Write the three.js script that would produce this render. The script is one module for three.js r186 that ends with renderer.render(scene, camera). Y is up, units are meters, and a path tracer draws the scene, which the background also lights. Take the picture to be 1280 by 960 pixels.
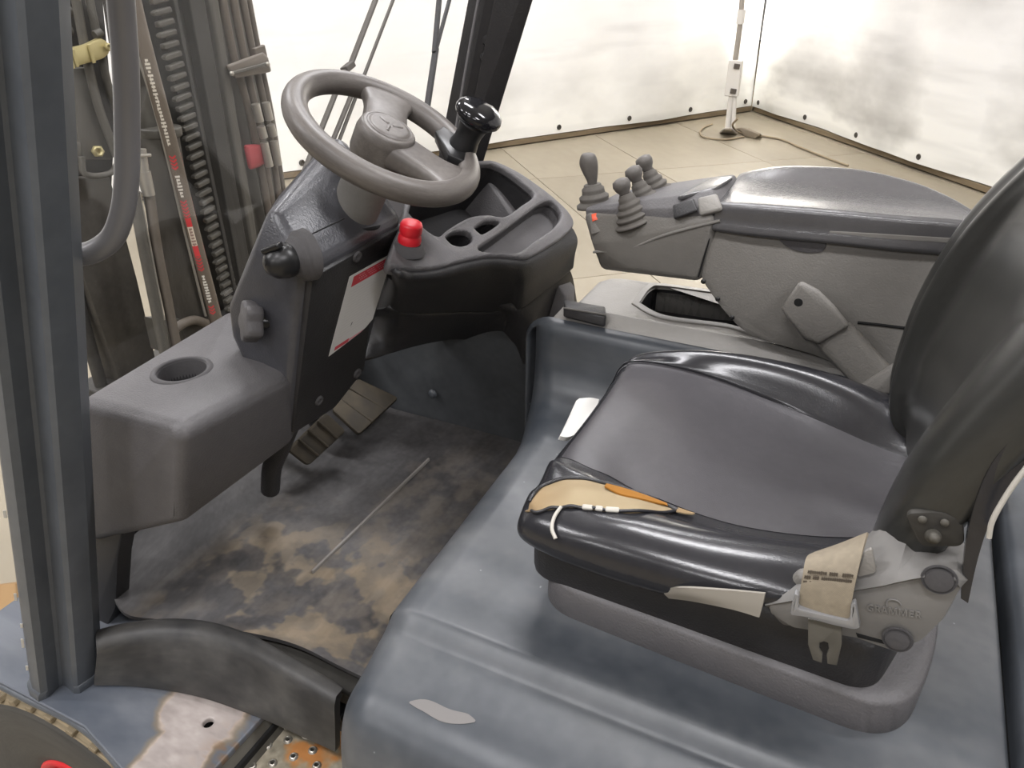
import * as THREE from 'three';
import { RoundedBoxGeometry } from 'three/addons/geometries/RoundedBoxGeometry.js';
import { ConvexGeometry } from 'three/addons/geometries/ConvexGeometry.js';
import { mergeGeometries, mergeVertices, toCreasedNormals } from 'three/addons/utils/BufferGeometryUtils.js';
import { Brush, Evaluator, SUBTRACTION } from 'three-bvh-csg';
import { FontLoader } from 'three/addons/loaders/FontLoader.js';
import { TextGeometry } from 'three/addons/geometries/TextGeometry.js';
import { RectAreaLightUniformsLib } from 'three/addons/lights/RectAreaLightUniformsLib.js';

// ---------------------------------------------------------------- camera, light, exposure
const scene = new THREE.Scene();
scene.background = new THREE.Color(0.02, 0.02, 0.02);
const camera = new THREE.PerspectiveCamera(53.08, 4 / 3, 0.05, 60);
camera.position.set(0, 1.7, 0);
camera.rotation.order = 'YXZ';
camera.rotation.set(THREE.MathUtils.degToRad(-30), THREE.MathUtils.degToRad(26), 0);
scene.add(camera);
const renderer = new THREE.WebGLRenderer({ antialias: true });
renderer.toneMapping = THREE.LinearToneMapping;
renderer.toneMappingExposure = 1.0;
renderer.shadowMap.enabled = true;
RectAreaLightUniformsLib.init();
// ceiling luminaires [x, z, length along x, width along z] and their strength
const LAMP_Y = 5.0, LAMP_POWER = 51, LAMP_COLOR = 0xfdfcff;
const LAMPS = [[-2.3, -5.9], [-4.6, -2.6], [-1.2, -2.6], [1.8, -2.2], [-4.4, 1.4], [-0.8, 1.4], [2.8, 1.4], [-4.4, 5.2], [-0.8, 5.2], [2.8, 5.2]];
const FLOOD = { pos: [-1.35, 3.9, -7.9], target: [-1.6, 2.3, -10.1], power: 380 };

// ---------------------------------------------------------------- helpers
let seed = 7;
const rnd = () => { seed = (seed * 1664525 + 1013904223) >>> 0; return seed / 4294967296; };
const v3 = (a) => new THREE.Vector3(a[0], a[1], a[2]);
const add3 = (a, b) => [a[0] + b[0], a[1] + b[1], a[2] + b[2]];
const mix3 = (a, b, t) => [a[0] + (b[0] - a[0]) * t, a[1] + (b[1] - a[1]) * t, a[2] + (b[2] - a[2]) * t];
const names = {};
const numbered = (n) => { const k = names[n] = (names[n] ?? -1) + 1; return k ? `${n}_${String(k).padStart(3, '0')}` : n; };
function cr(a, b, c, d, t) { return 0.5 * (2 * b + (c - a) * t + (2 * a - 5 * b + 4 * c - d) * t * t + (3 * b - a - 3 * c + d) * t * t * t); }
function splinePts(pts, sub, closed = false) {            // Catmull-Rom through a list of [x,y,z]
  const n = pts.length, out = [], segs = closed ? n : n - 1;
  const at = (i) => closed ? pts[(i + n) % n] : (i < 0 ? pts[0].map((v, k) => 2 * v - pts[1][k]) : i >= n ? pts[n - 1].map((v, k) => 2 * v - pts[n - 2][k]) : pts[i]);
  for (let i = 0; i < segs; i++) for (let j = 0; j < sub; j++) {
    const t = j / sub, A = at(i - 1), B = at(i), C = at(i + 1), D = at(i + 2);
    out.push(B.map((_, k) => cr(A[k], B[k], C[k], D[k], t)));
  }
  if (!closed) out.push(pts[n - 1].slice());
  return out;
}
// smooth surface through rows of control points; closedV joins each row into a ring
function gridPts(P, su, sv, closedV = false) {
  const rows = P.map((r) => splinePts(r, sv, closedV)), m = rows[0].length, cols = [];
  for (let j = 0; j < m; j++) cols.push(splinePts(rows.map((r) => r[j]), su));
  const R = [];
  for (let i = 0; i < cols[0].length; i++) R.push(cols.map((c) => c[i]));
  return R;
}
function meshGrid(R, { closedV = false, capA = false, capB = false, flip = false } = {}) {
  const nu = R.length, nv = R[0].length + (closedV ? 1 : 0), pos = [], uv = [], idx = [];
  const g = (i, j) => R[i][closedV ? j % R[0].length : j];
  const dist = (a, b) => Math.hypot(a[0] - b[0], a[1] - b[1], a[2] - b[2]);
  const U = [0], W = [0], mi = nu >> 1, mj = nv >> 1;
  for (let i = 1; i < nu; i++) U.push(U[i - 1] + dist(g(i, mj), g(i - 1, mj)));
  for (let j = 1; j < nv; j++) W.push(W[j - 1] + dist(g(mi, j), g(mi, j - 1)));
  for (let i = 0; i < nu; i++) for (let j = 0; j < nv; j++) { pos.push(...g(i, j)); uv.push(U[i], W[j]); }
  for (let i = 0; i < nu - 1; i++) for (let j = 0; j < nv - 1; j++) {
    const a = i * nv + j, b = a + 1, c = a + nv, d = c + 1;
    flip ? idx.push(a, b, c, b, d, c) : idx.push(a, c, b, b, c, d);
  }
  const geo = new THREE.BufferGeometry();
  geo.setAttribute('position', new THREE.Float32BufferAttribute(pos, 3));
  geo.setAttribute('uv', new THREE.Float32BufferAttribute(uv, 2));
  geo.setIndex(idx); geo.computeVertexNormals();
  if (closedV) {
    const N = geo.attributes.normal;
    for (let i = 0; i < nu; i++) {
      const a = i * nv, b = a + nv - 1, n = new THREE.Vector3(N.getX(a) + N.getX(b), N.getY(a) + N.getY(b), N.getZ(a) + N.getZ(b)).normalize();
      N.setXYZ(a, n.x, n.y, n.z); N.setXYZ(b, n.x, n.y, n.z);
    }
  }
  const parts = [plain(geo)];
  for (const [on, i] of [[capA, 0], [capB, nu - 1]]) if (on) parts.push(fan(R[i]));
  return parts.length > 1 ? mergeGeometries(parts) : parts[0];
}
function fan(ring) {
  const c = ring.reduce((s, p) => add3(s, p), [0, 0, 0]).map((v) => v / ring.length), pos = [], uv = [];
  ring.forEach((p, k) => { const q = ring[(k + 1) % ring.length]; pos.push(...c, ...p, ...q); uv.push(c[0], c[2], p[0], p[2], q[0], q[2]); });
  const geo = new THREE.BufferGeometry();
  geo.setAttribute('position', new THREE.Float32BufferAttribute(pos, 3));
  geo.setAttribute('uv', new THREE.Float32BufferAttribute(uv, 2));
  geo.computeVertexNormals(); return geo;
}
const loft = (P, su, sv, o = {}) => meshGrid(gridPts(P, su, sv, o.closedV), o);
// an open sheet given real thickness t (along minus its normal)
function sheet(R, t, flip = false) {
  const top = meshGrid(R, { flip }), nu = R.length, nv = R[0].length;
  const gi = new THREE.BufferGeometry(), pos = [], idx = [];
  R.forEach((r) => r.forEach((p) => pos.push(...p)));
  for (let i = 0; i < nu - 1; i++) for (let j = 0; j < nv - 1; j++) { const a = i * nv + j, b = a + 1, c = a + nv, d = c + 1; flip ? idx.push(a, b, c, b, d, c) : idx.push(a, c, b, b, c, d); }
  gi.setAttribute('position', new THREE.Float32BufferAttribute(pos, 3)); gi.setIndex(idx); gi.computeVertexNormals();
  const N = gi.attributes.normal, B = R.map((r, i) => r.map((p, j) => { const k = i * nv + j; return [p[0] - N.getX(k) * t, p[1] - N.getY(k) * t, p[2] - N.getZ(k) * t]; }));
  const ring = (Q) => [...Q[0], ...Q.slice(1, -1).map((r) => r[nv - 1]), ...Q[nu - 1].slice().reverse(), ...Q.slice(1, -1).map((r) => r[0]).reverse()];
  const a = ring(R), b = ring(B);
  return mergeGeometries([top, meshGrid(B, { flip: !flip }), meshGrid([[...b, b[0]], [...a, a[0]]], { flip })]);
}
function plain(geo) {                                       // non-indexed, position / normal / uv only
  let g = geo.index ? geo.toNonIndexed() : geo;
  for (const k of Object.keys(g.attributes)) if (!['position', 'normal', 'uv'].includes(k)) g.deleteAttribute(k);
  if (!g.attributes.normal) g.computeVertexNormals();
  if (!g.attributes.uv) g = boxUV(g);
  g.morphAttributes = {}; g.clearGroups(); return g;
}
function boxUV(g) {                                         // uv in metres by the dominant axis
  g = g.index ? g.toNonIndexed() : g;
  if (!g.attributes.normal) g.computeVertexNormals();
  const p = g.attributes.position, uv = [];
  for (let i = 0; i < p.count; i += 3) {
    const A = new THREE.Vector3().fromBufferAttribute(p, i), B = new THREE.Vector3().fromBufferAttribute(p, i + 1), C = new THREE.Vector3().fromBufferAttribute(p, i + 2);
    const n = B.clone().sub(A).cross(C.clone().sub(A)), x = Math.abs(n.x), y = Math.abs(n.y), z = Math.abs(n.z);
    for (const q of [A, B, C]) x >= y && x >= z ? uv.push(q.z, q.y) : y >= z ? uv.push(q.x, q.z) : uv.push(q.x, q.y);
  }
  g.setAttribute('uv', new THREE.Float32BufferAttribute(uv, 2)); return g;
}
const join = (...gs) => mergeGeometries(gs.flat().map(plain));
const ball = new THREE.IcosahedronGeometry(1, 2).attributes.position;
const ballPts = (() => { const s = new Map(); for (let i = 0; i < ball.count; i++) { const p = new THREE.Vector3().fromBufferAttribute(ball, i); s.set(p.toArray().map((v) => v.toFixed(3)).join(), p); } return [...s.values()]; })();
// rounded convex body through the given outer corners (edge radius r)
function hull(pts, r, inset = 1.5) {
  const c = new THREE.Vector3(); pts.forEach((p) => c.add(v3(p))); c.multiplyScalar(1 / pts.length);
  const all = [];
  for (const p of pts) {
    const q = v3(p), d = c.clone().sub(q), L = d.length(); q.addScaledVector(d, Math.min(0.8, (r * inset) / L));
    if (r <= 0) all.push(q); else for (const b of ballPts) all.push(q.clone().addScaledVector(b, r));
  }
  return boxUV(toCreasedNormals(new ConvexGeometry(all), 0.6));
}
const csg = new Evaluator(); csg.attributes = ['position', 'normal', 'uv'];
function cut(geo, ...tools) { let a = new Brush(plain(geo)); a.updateMatrixWorld(); for (const t of tools) { const b = new Brush(plain(t)); b.updateMatrixWorld(); a = csg.evaluate(a, b, SUBTRACTION); a.updateMatrixWorld(); } return plain(a.geometry); }
// height of a geometry's upper surface under x, z
function topY(geo, x, z) { const p = geo.attributes.position, o = new THREE.Vector3(x, 9, z), r = new THREE.Ray(o, new THREE.Vector3(0, -1, 0)), A = new THREE.Vector3(), B = new THREE.Vector3(), C = new THREE.Vector3(), t = new THREE.Vector3(); let y = -9; for (let i = 0; i < p.count; i += 3) { A.fromBufferAttribute(p, i); B.fromBufferAttribute(p, i + 1); C.fromBufferAttribute(p, i + 2); if (r.intersectTriangle(A, B, C, false, t)) y = Math.max(y, t.y); } return y; }
const box = (w, h, d, r = 0.004, s = 3) => new RoundedBoxGeometry(w, h, d, s, Math.min(r, w / 2.01, h / 2.01, d / 2.01));
function place(geo, pos, rot = [0, 0, 0]) { const g = geo.clone(); g.applyMatrix4(new THREE.Matrix4().compose(v3(pos), new THREE.Quaternion().setFromEuler(new THREE.Euler(...rot)), new THREE.Vector3(1, 1, 1))); return g; }
// frame: local x, y, z axes (arrays) at a point
function frame(geo, o, X, Y, Z) { const g = geo.clone(); g.applyMatrix4(new THREE.Matrix4().makeBasis(v3(X).normalize(), v3(Y).normalize(), v3(Z).normalize()).setPosition(...o)); return g; }
function axes(dir, hint = [0, 1, 0]) { const Y = v3(dir).normalize(), X = v3(hint).cross(Y).normalize(), Z = X.clone().cross(Y); return [X.toArray(), Y.toArray(), Z.toArray()]; }
function lathe(profile, o, dir, seg = 40, hint = [0.31, 0.2, 0.9]) { const [X, Y, Z] = axes(dir, hint); return frame(new THREE.LatheGeometry(profile.map((p) => new THREE.Vector2(p[0], p[1])), seg), o, X, Y, Z); }
function tube(pts, r, { seg = 48, rad = 14, closed = false, raw = false } = {}) {
  const c = raw ? new THREE.CurvePath() : new THREE.CatmullRomCurve3(pts.map(v3), closed, 'centripetal');
  const g = new THREE.TubeGeometry(c, seg, typeof r === 'number' ? r : 1, rad, closed);
  if (closed) return plain(g);
  const ends = [0, seg].map((i) => { const p = g.attributes.position, ring = []; for (let j = 0; j < rad; j++) ring.push([p.getX(i * (rad + 1) + j), p.getY(i * (rad + 1) + j), p.getZ(i * (rad + 1) + j)]); return fan(ring); });
  return join(plain(g), ends);
}
// straight bar of rectangular section between two points: w along the hint side, t across
function bar(a, b, w, t, hint = [0, 1, 0], r = 0.003) {
  const A = v3(a), B = v3(b), L = A.distanceTo(B), Y = B.clone().sub(A).normalize(), X = v3(hint).cross(Y).normalize(), Z = X.clone().cross(Y);
  return frame(box(w, L, t, r, 2), A.add(B).multiplyScalar(0.5).toArray(), X.toArray(), Y.toArray(), Z.toArray());
}
// flat polygon (3-D points, roughly coplanar) given thickness: rounded corners rc, bevel b, thickness t towards side
function plate(pts, t, { b = 0.002, rc = 0, holes = [], toward = [0, 0, 1], out = 0, smooth = false } = {}) {
  const o = v3(pts[0]), X = v3(pts[1]).sub(o).normalize(); let N = new THREE.Vector3();
  for (let i = 0; i < pts.length; i++) { const p = v3(pts[i]), q = v3(pts[(i + 1) % pts.length]); N.x += (p.y - q.y) * (p.z + q.z); N.y += (p.z - q.z) * (p.x + q.x); N.z += (p.x - q.x) * (p.y + q.y); }
  N.normalize(); if (N.dot(v3(toward)) < 0) N.negate();
  X.addScaledVector(N, -X.dot(N)).normalize(); const Y = N.clone().cross(X);
  const flat = (q) => { const d = v3(q).sub(o); return new THREE.Vector2(d.dot(X), d.dot(Y)); };
  const path = (ps, S) => {
    const P = ps.map(flat);
    if (smooth) { S.setFromPoints(new THREE.SplineCurve([...P, P[0]]).getPoints(P.length * 6).slice(0, -1)); return S; }
    if (!rc) { S.setFromPoints(P); return S; }
    const n = P.length;
    for (let i = 0; i < n; i++) {
      const p = P[i], a = P[(i + n - 1) % n], c = P[(i + 1) % n], da = a.clone().sub(p), dc = c.clone().sub(p), k = Math.min(rc, da.length() / 2.1, dc.length() / 2.1);
      const s = p.clone().addScaledVector(da.normalize(), k), e = p.clone().addScaledVector(dc.normalize(), k);
      i ? S.lineTo(s.x, s.y) : S.moveTo(s.x, s.y); S.quadraticCurveTo(p.x, p.y, e.x, e.y);
    }
    S.closePath(); return S;
  };
  const S = path(pts, new THREE.Shape()); holes.forEach((h) => S.holes.push(path(h, new THREE.Path())));
  const bb = Math.min(b, t / 2.2), g = new THREE.ExtrudeGeometry(S, { depth: Math.max(t - 2 * bb, 0.0004), bevelEnabled: bb > 0, bevelThickness: bb, bevelSize: bb, bevelOffset: -bb, bevelSegments: 2, curveSegments: 8 });
  g.translate(0, 0, out - t + bb);
  return boxUV(toCreasedNormals(frame(g, o.toArray(), X.toArray(), Y.toArray(), N.toArray()), 0.55));
}

// ---------------------------------------------------------------- textures
function hash(x, y, s) { let h = (x * 374761393 + y * 668265263 + s * 2147483647) | 0; h = Math.imul(h ^ (h >>> 13), 1274126177); return ((h ^ (h >>> 16)) >>> 0) / 4294967296; }
function vnoise(x, y, per, s) { const xi = Math.floor(x), yi = Math.floor(y), fx = x - xi, fy = y - yi, m = (v) => ((v % per) + per) % per, u = fx * fx * (3 - 2 * fx), w = fy * fy * (3 - 2 * fy); const a = hash(m(xi), m(yi), s), b = hash(m(xi + 1), m(yi), s), c = hash(m(xi), m(yi + 1), s), d = hash(m(xi + 1), m(yi + 1), s); return a + (b - a) * u + (c - a) * w + (a - b - c + d) * u * w; }
function fbm(x, y, per, oct, s) { let v = 0, a = 0.5, t = 0; for (let o = 0; o < oct; o++) { v += a * vnoise(x, y, per, s + o * 17); t += a; a *= 0.5; x *= 2; y *= 2; per *= 2; } return v / t; }
function dataTex(n, fn, srgb, rep = 1, m = n) {
  const d = new Uint8Array(n * m * 4);
  for (let y = 0; y < m; y++) for (let x = 0; x < n; x++) { const c = fn(x / n, y / m), k = (y * n + x) * 4; if (typeof c === 'number') d[k] = d[k + 1] = d[k + 2] = Math.max(0, Math.min(255, c * 255)); else { d[k] = Math.max(0, Math.min(255, c[0])); d[k + 1] = Math.max(0, Math.min(255, c[1])); d[k + 2] = Math.max(0, Math.min(255, c[2])); } d[k + 3] = 255; }
  const t = new THREE.DataTexture(d, n, m); t.wrapS = t.wrapT = THREE.RepeatWrapping; t.magFilter = THREE.LinearFilter; t.minFilter = THREE.LinearMipmapLinearFilter; t.generateMipmaps = true;
  if (srgb) t.colorSpace = THREE.SRGBColorSpace; t.repeat.set(rep, rep); t.needsUpdate = true; return t;
}
const rep = (t, k, l = k) => { const c = t.clone(); c.repeat.set(k, l); c.needsUpdate = true; return c; };
const grain = dataTex(256, (u, v) => fbm(u * 64, v * 64, 64, 3, 3), false);       // moulded plastic grain
const blotch = dataTex(256, (u, v) => fbm(u * 6, v * 6, 6, 5, 11), false);       // uneven gloss, wear
const tone = (r, g, b, k, s, f = 5) => dataTex(256, (u, v) => { const n = fbm(u * f, v * f, f, 5, s) - 0.5, q = fbm(u * 40, v * 40, 40, 2, s + 5) - 0.5; return [r + k * n * 2 + k * q, g + k * n * 2 + k * q, b + k * n * 1.9 + k * q]; }, true);
function mat(o) { const m = o.physical ? new THREE.MeshPhysicalMaterial() : new THREE.MeshStandardMaterial(); delete o.physical; m.setValues({ roughness: 0.6, side: THREE.DoubleSide, ...o }); return m; }
const plasticGrain = rep(grain, 9);
const M = {
  plastic: mat({ map: rep(tone(86, 84, 85, 5, 21), 2.2), roughness: 0.56, bumpMap: plasticGrain, bumpScale: 0.0005 }),
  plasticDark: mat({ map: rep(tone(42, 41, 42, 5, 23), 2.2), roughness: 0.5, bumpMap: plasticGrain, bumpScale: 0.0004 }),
  column: mat({ map: rep(tone(66, 66, 70, 5, 25), 2.5), roughness: 0.32, roughnessMap: null, bumpMap: plasticGrain, bumpScale: 0.0003 }),
  consoleGrey: mat({ map: rep(tone(114, 111, 106, 5, 27), 2), roughness: 0.55, bumpMap: plasticGrain, bumpScale: 0.0004 }),
  trayGrey: mat({ map: rep(tone(134, 131, 126, 5, 28), 2), roughness: 0.55, bumpMap: plasticGrain, bumpScale: 0.0004 }),
  leatherBack: mat({ map: rep(tone(47, 47, 45, 6, 32), 3), roughness: 0.3 }),
  wheel: mat({ map: rep(tone(97, 92, 88, 15, 29, 4), 4), roughness: 0.42 }),
  leather: mat({ map: rep(tone(40, 40, 43, 4, 31), 3), roughness: 0.22, bumpMap: rep(grain, 14), bumpScale: 0.00008 }),
  leatherPanel: mat({ map: rep(tone(60, 58, 61, 5, 33), 3), roughness: 0.42, bumpMap: rep(grain, 14), bumpScale: 0.0001 }),
  armrest: mat({ map: rep(tone(80, 79, 80, 4, 35), 3), roughness: 0.2, bumpMap: rep(grain, 12), bumpScale: 0.0002 }),
  black: mat({ color: 0x1b1b1c, roughness: 0.35 }),
  rubber: mat({ map: rep(tone(66, 65, 63, 10, 37), 3), roughness: 0.62 }),
  boot: mat({ map: rep(tone(84, 80, 75, 5, 39), 6), roughness: 0.7 }),
  lever: mat({ map: rep(tone(92, 88, 84, 5, 40), 6), roughness: 0.5 }),
  recliner: mat({ map: rep(tone(112, 110, 107, 5, 55), 3), roughness: 0.5 }),
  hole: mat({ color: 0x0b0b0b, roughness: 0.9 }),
  frameSteel: mat({ map: rep(tone(80, 84, 89, 7, 41), 2), roughness: 0.42 }),
  handle: mat({ color: 0x6e6d6e, roughness: 0.3 }),
  red: mat({ color: 0xd8222f, roughness: 0.4 }),
  steel: mat({ color: 0xb9b4aa, roughness: 0.35, metalness: 0.8 }),
  zinc: mat({ color: 0xb9ad7e, roughness: 0.42, metalness: 0.5 }),
  mastPaint: mat({ map: rep(tone(82, 79, 72, 8, 43), 2), roughness: 0.6 }),
  mastBeam: mat({ map: rep(tone(66, 62, 55, 12, 44, 4), 3), roughness: 0.6 }),
  mastDark: mat({ map: rep(tone(52, 50, 46, 8, 45), 2), roughness: 0.65 }),
  hose: mat({ map: rep(tone(96, 88, 78, 6, 47), 3), roughness: 0.6 }),
  fitting: mat({ color: 0xa5a096, roughness: 0.4, metalness: 0.6 }),
  belt: mat({ map: rep(tone(116, 108, 94, 6, 49, 12), 8), roughness: 0.8 }),
  foam: mat({ map: dataTex(256, (u, v) => { const n = fbm(u * 6, v * 6, 6, 4, 51), q = fbm(u * 60, v * 60, 60, 2, 53), k = Math.max(0, n - 0.5) * 4; return [140 + 14 * q - 10 * k, 124 + 15 * q - 14 * k, 97 + 14 * q - 16 * k]; }, true), roughness: 0.95 }),
  stainFoam: mat({ color: 0x8f5f1c, roughness: 0.95 }),
  padding: mat({ color: 0xb5b1a8, roughness: 0.95 }),
  glass: mat({ color: 0xffffff, roughness: 0.02, transmission: 1, thickness: 0, ior: 1.3, physical: true }),
};
// ---------------------------------------------------------------- scene building
function tag(o, label, category, group) { o.userData = { label, category }; if (group) o.userData.group = group; return o; }
function top(name, geo, m) { const o = new THREE.Mesh(geo, m); o.name = numbered(name); o.castShadow = o.receiveShadow = true; scene.add(o); return o; }
function struct(name, geo, m) { const o = top(name, geo, m); o.userData = { kind: 'structure' }; return o; }
function part(name, geo, m, parent, label) {
  let base = [0, 0, 0]; for (let p = parent; p && p !== scene; p = p.parent) base = add3(base, p.position.toArray());
  const g = geo.clone(); g.translate(-base[0], -base[1], -base[2]);
  const o = new THREE.Mesh(g, m); o.name = name; o.castShadow = o.receiveShadow = true; parent.add(o);
  if (label) o.userData = { label };
  return o;
}
function groupPart(name, parent, label) { const o = new THREE.Group(); o.name = name; parent.add(o); if (label) o.userData = { label }; return o; }

// ---------------------------------------------------------------- the hall: floor, shell, curtains, lamps
const floorTex = tone(182, 164, 136, 7, 61, 4);
const floorMat = mat({ map: rep(floorTex, 0.5), roughness: 0.5, roughnessMap: null, bumpMap: rep(blotch, 1), bumpScale: 0.001 });
const floor = struct('floor', place(new THREE.BoxGeometry(32, 0.1, 30), [-1, -0.182, -3]), mat({ color: 0x8c8068, roughness: 0.85 }));
{
  const e1 = [0.67, 0.742], e2 = [0.742, -0.67], A = 2.26, B = 1.13, mats = [0, 1, 2].map((k) => mat({ map: rep(tone(143 - k * 2, 134 - k * 2, 116 - k * 2, 7, 61 + k, 4), 0.5), roughness: 0.48 }));
  const g = plain(box(A - 0.006, 0.012, B - 0.006, 0.003, 2));
  let k = 0;
  for (let i = -9; i <= 9; i++) for (let j = -12; j <= 12; j++) {
    const c1 = -6.44 + A * (i + 0.5), c2 = 3.22 + B * (j + 0.5), x = e1[0] * c1 + e2[0] * c2, z = e1[1] * c1 + e2[1] * c2;
    const inView = z < 1 && z > -11 && x > -7 && x < 3.2;
    if (!inView) continue;
    const s = new THREE.Mesh(g, mats[(i * 5 + j * 7 + 900) % 3]); s.name = 'slab'; s.position.set(x, 0.056, z); s.rotation.y = Math.atan2(-e1[1], e1[0]); s.receiveShadow = s.castShadow = true;
    floor.add(s); s.position.y = -0.126; k++;
  }
}
const shellMat = mat({ color: 0xdedede, roughness: 0.9 });
struct('ceiling', place(new THREE.BoxGeometry(32, 0.2, 30), [-1, 5.5, -3]), shellMat);
struct('wall_back', place(new THREE.BoxGeometry(32, 5.6, 0.2), [-1, 2.7, -18]), shellMat);
struct('wall_front', place(new THREE.BoxGeometry(32, 5.6, 0.2), [-1, 2.7, 12]), shellMat);
struct('wall_left', place(new THREE.BoxGeometry(0.2, 5.6, 30), [-17, 2.7, -3]), shellMat);
struct('wall_right', place(new THREE.BoxGeometry(0.2, 5.6, 30), [15, 2.7, -3]), shellMat);

function curtain(o, d, len, phase, dirt, label) {                 // white sheet hung from o along d, with soft folds, smudges and eyelets near its hem
  const n = [-d[1], d[0]], R = [], nu = 140, nv = 14;
  for (let j = 0; j <= nv; j++) {
    const r = [];
    for (let i = 0; i <= nu; i++) {
      const s = len * i / nu, y = -0.05 + 4.2 * j / nv, k = j / nv, soft = 0.25 + k;
      const w = soft * (0.075 * Math.sin(s * 2.1 + phase + 0.5 * k) + 0.04 * Math.sin(s * 5.3 + phase * 2 + k) + 0.012 * Math.sin(s * 11 + phase + k * 3)) + 0.012 * Math.sin(s * 3.1 + 6 * k);
      r.push([o[0] + d[0] * s + n[0] * w, y, o[1] + d[1] * s + n[1] * w]);
    }
    R.push(r);
  }
  const tex = dataTex(512, (u, v) => { const n1 = fbm(u * 9, v * 9, 9, 5, 71 + phase * 10), n2 = fbm(u * 26, v * 5, 52, 4, 77); const low = Math.max(0, 1 - u * 4.2); const n3 = fbm(u * 16, v * 3, 48, 4, 83 + phase * 10); const g = (dirt < 1 ? 250 : 236) - 44 * dirt * (0.3 + 0.7 * low) * Math.max(0, n1 - 0.42) * 3 - 75 * dirt * Math.max(0, n3 - 0.53) * (0.3 + 0.7 * low) - 26 * Math.max(0, n2 - 0.6) * 2; return [g, g - 1, g - 3 - 4 * low]; }, true);
  const m = mat({ map: tex, roughness: 0.6 });
  tex.wrapS = tex.wrapT = THREE.MirroredRepeatWrapping; tex.repeat.set(1 / 4.2, 1 / 7);
  const c = new THREE.Group(); c.name = numbered('curtain'); c.position.set(o[0], 0, o[1]); scene.add(c); tag(c, label, 'curtain');
  part('sheet', sheet(R, 0.004), m, c);
  const eye = new THREE.MeshStandardMaterial({ color: 0x4a4640, roughness: 0.5, metalness: 0.4 });
  const gE = join(new THREE.TorusGeometry(0.02, 0.008, 8, 16), place(new THREE.CylinderGeometry(0.016, 0.016, 0.004, 14), [0, 0, 0], [Math.PI / 2, 0, 0]));
  for (let s = 0.12; s < len - 2; s += 0.92) {
    const e = new THREE.Mesh(gE, eye); e.name = 'eyelet';
    const w = 0.25 * (0.075 * Math.sin(s * 2.1 + phase) + 0.04 * Math.sin(s * 5.3 + phase * 2) + 0.012 * Math.sin(s * 11 + phase)) + 0.012 * Math.sin(s * 3.1);
    for (const k of [1]) { e.position.set(d[0] * s + n[0] * (w + k * 0.004 * side), 0.01, d[1] * s + n[1] * (w + k * 0.004 * side)); e.rotation.y = Math.atan2(-d[1], d[0]); }
    c.add(e);
  }
}
let side = -1;
curtain([-1.66, -10.1], [-0.527, 0.85], 13, 1.3, 0.6, 'white tarpaulin curtain to the left of the corner, behind the steering wheel');
side = 1;
curtain([-1.66, -10.1], [0.66, 0.751], 11, 2.2, 1.5, 'white smudged tarpaulin curtain to the right of the corner, behind the armrest');
side = -1;
const sill = mat({ color: 0x75664f, roughness: 0.8 });
for (const [d, len, off] of [[[-0.527, 0.85], 13, 0.05], [[0.66, 0.751], 11, -0.05]]) {
  const n = [-d[1], d[0]], g = bar([0, -0.086, 0], [len, -0.086, 0], 0.05, 0.068, [0, 0, 1]);
  g.rotateY(Math.atan2(-d[1], d[0])); g.translate(-1.66 + n[0] * off, 0.003, -10.1 + n[1] * off);
  struct('trim_' + (off > 0 ? 1 : 2), g, sill);
}
// ceiling luminaires: housing, glowing diffuser and the light just under it
for (const [x, z] of LAMPS) {
  const L = new THREE.Group(); L.name = numbered('ceiling_lamp'); L.position.set(x, LAMP_Y, z); scene.add(L);
  tag(L, 'long white ceiling lamp hanging over the hall', 'lamp', 'ceiling lamps of the hall');
  part('housing', place(box(1.6, 0.08, 0.5, 0.01), [x, LAMP_Y + 0.05, z]), shellMat, L);
  for (const s of [-0.7, 0.7]) part('hanger', place(new THREE.CylinderGeometry(0.006, 0.006, 0.4, 8), [x + s, LAMP_Y + 0.25, z]), shellMat, L);
  part('diffuser', place(box(1.56, 0.02, 0.46, 0.005), [x, LAMP_Y, z]), new THREE.MeshStandardMaterial({ color: 0xffffff, emissive: LAMP_COLOR, emissiveIntensity: 2.5 }), L);
  const l = new THREE.RectAreaLight(LAMP_COLOR, LAMP_POWER, 1.56, 0.46); l.position.set(x, LAMP_Y - 0.02, z); l.lookAt(x, 0, z); scene.add(l);
}
{ // floodlight that washes the corner of the curtains
  const F = new THREE.Group(); F.name = 'floodlight'; F.position.set(...FLOOD.pos); scene.add(F); tag(F, 'floodlight hanging high in the corner of the curtains', 'lamp');
  const dir = v3(FLOOD.target).sub(v3(FLOOD.pos)).normalize(), o = v3(FLOOD.pos).addScaledVector(dir, -0.12).toArray();
  part('housing', lathe([[0, -0.12], [0.1, -0.12], [0.2, 0.1], [0.21, 0.1], [0.21, 0.08]], o, dir.toArray()), shellMat, F);
  part('hanger', tube([o, [o[0], 5.4, o[2]]], 0.012, { seg: 2, rad: 8 }), shellMat, F);
  part('lens', lathe([[0, 0.085], [0.19, 0.085], [0.19, 0.095], [0, 0.095]], o, dir.toArray()), new THREE.MeshStandardMaterial({ color: 0xffffff, emissive: 0xfffaf3, emissiveIntensity: 4 }), F);
  const s = new THREE.SpotLight(0xfffaf3, FLOOD.power, 0, 0.48, 0.75, 2); s.position.copy(v3(FLOOD.pos)); s.target.position.set(...FLOOD.target); s.castShadow = true; s.shadow.radius = 8; scene.add(s, s.target);
}
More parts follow.
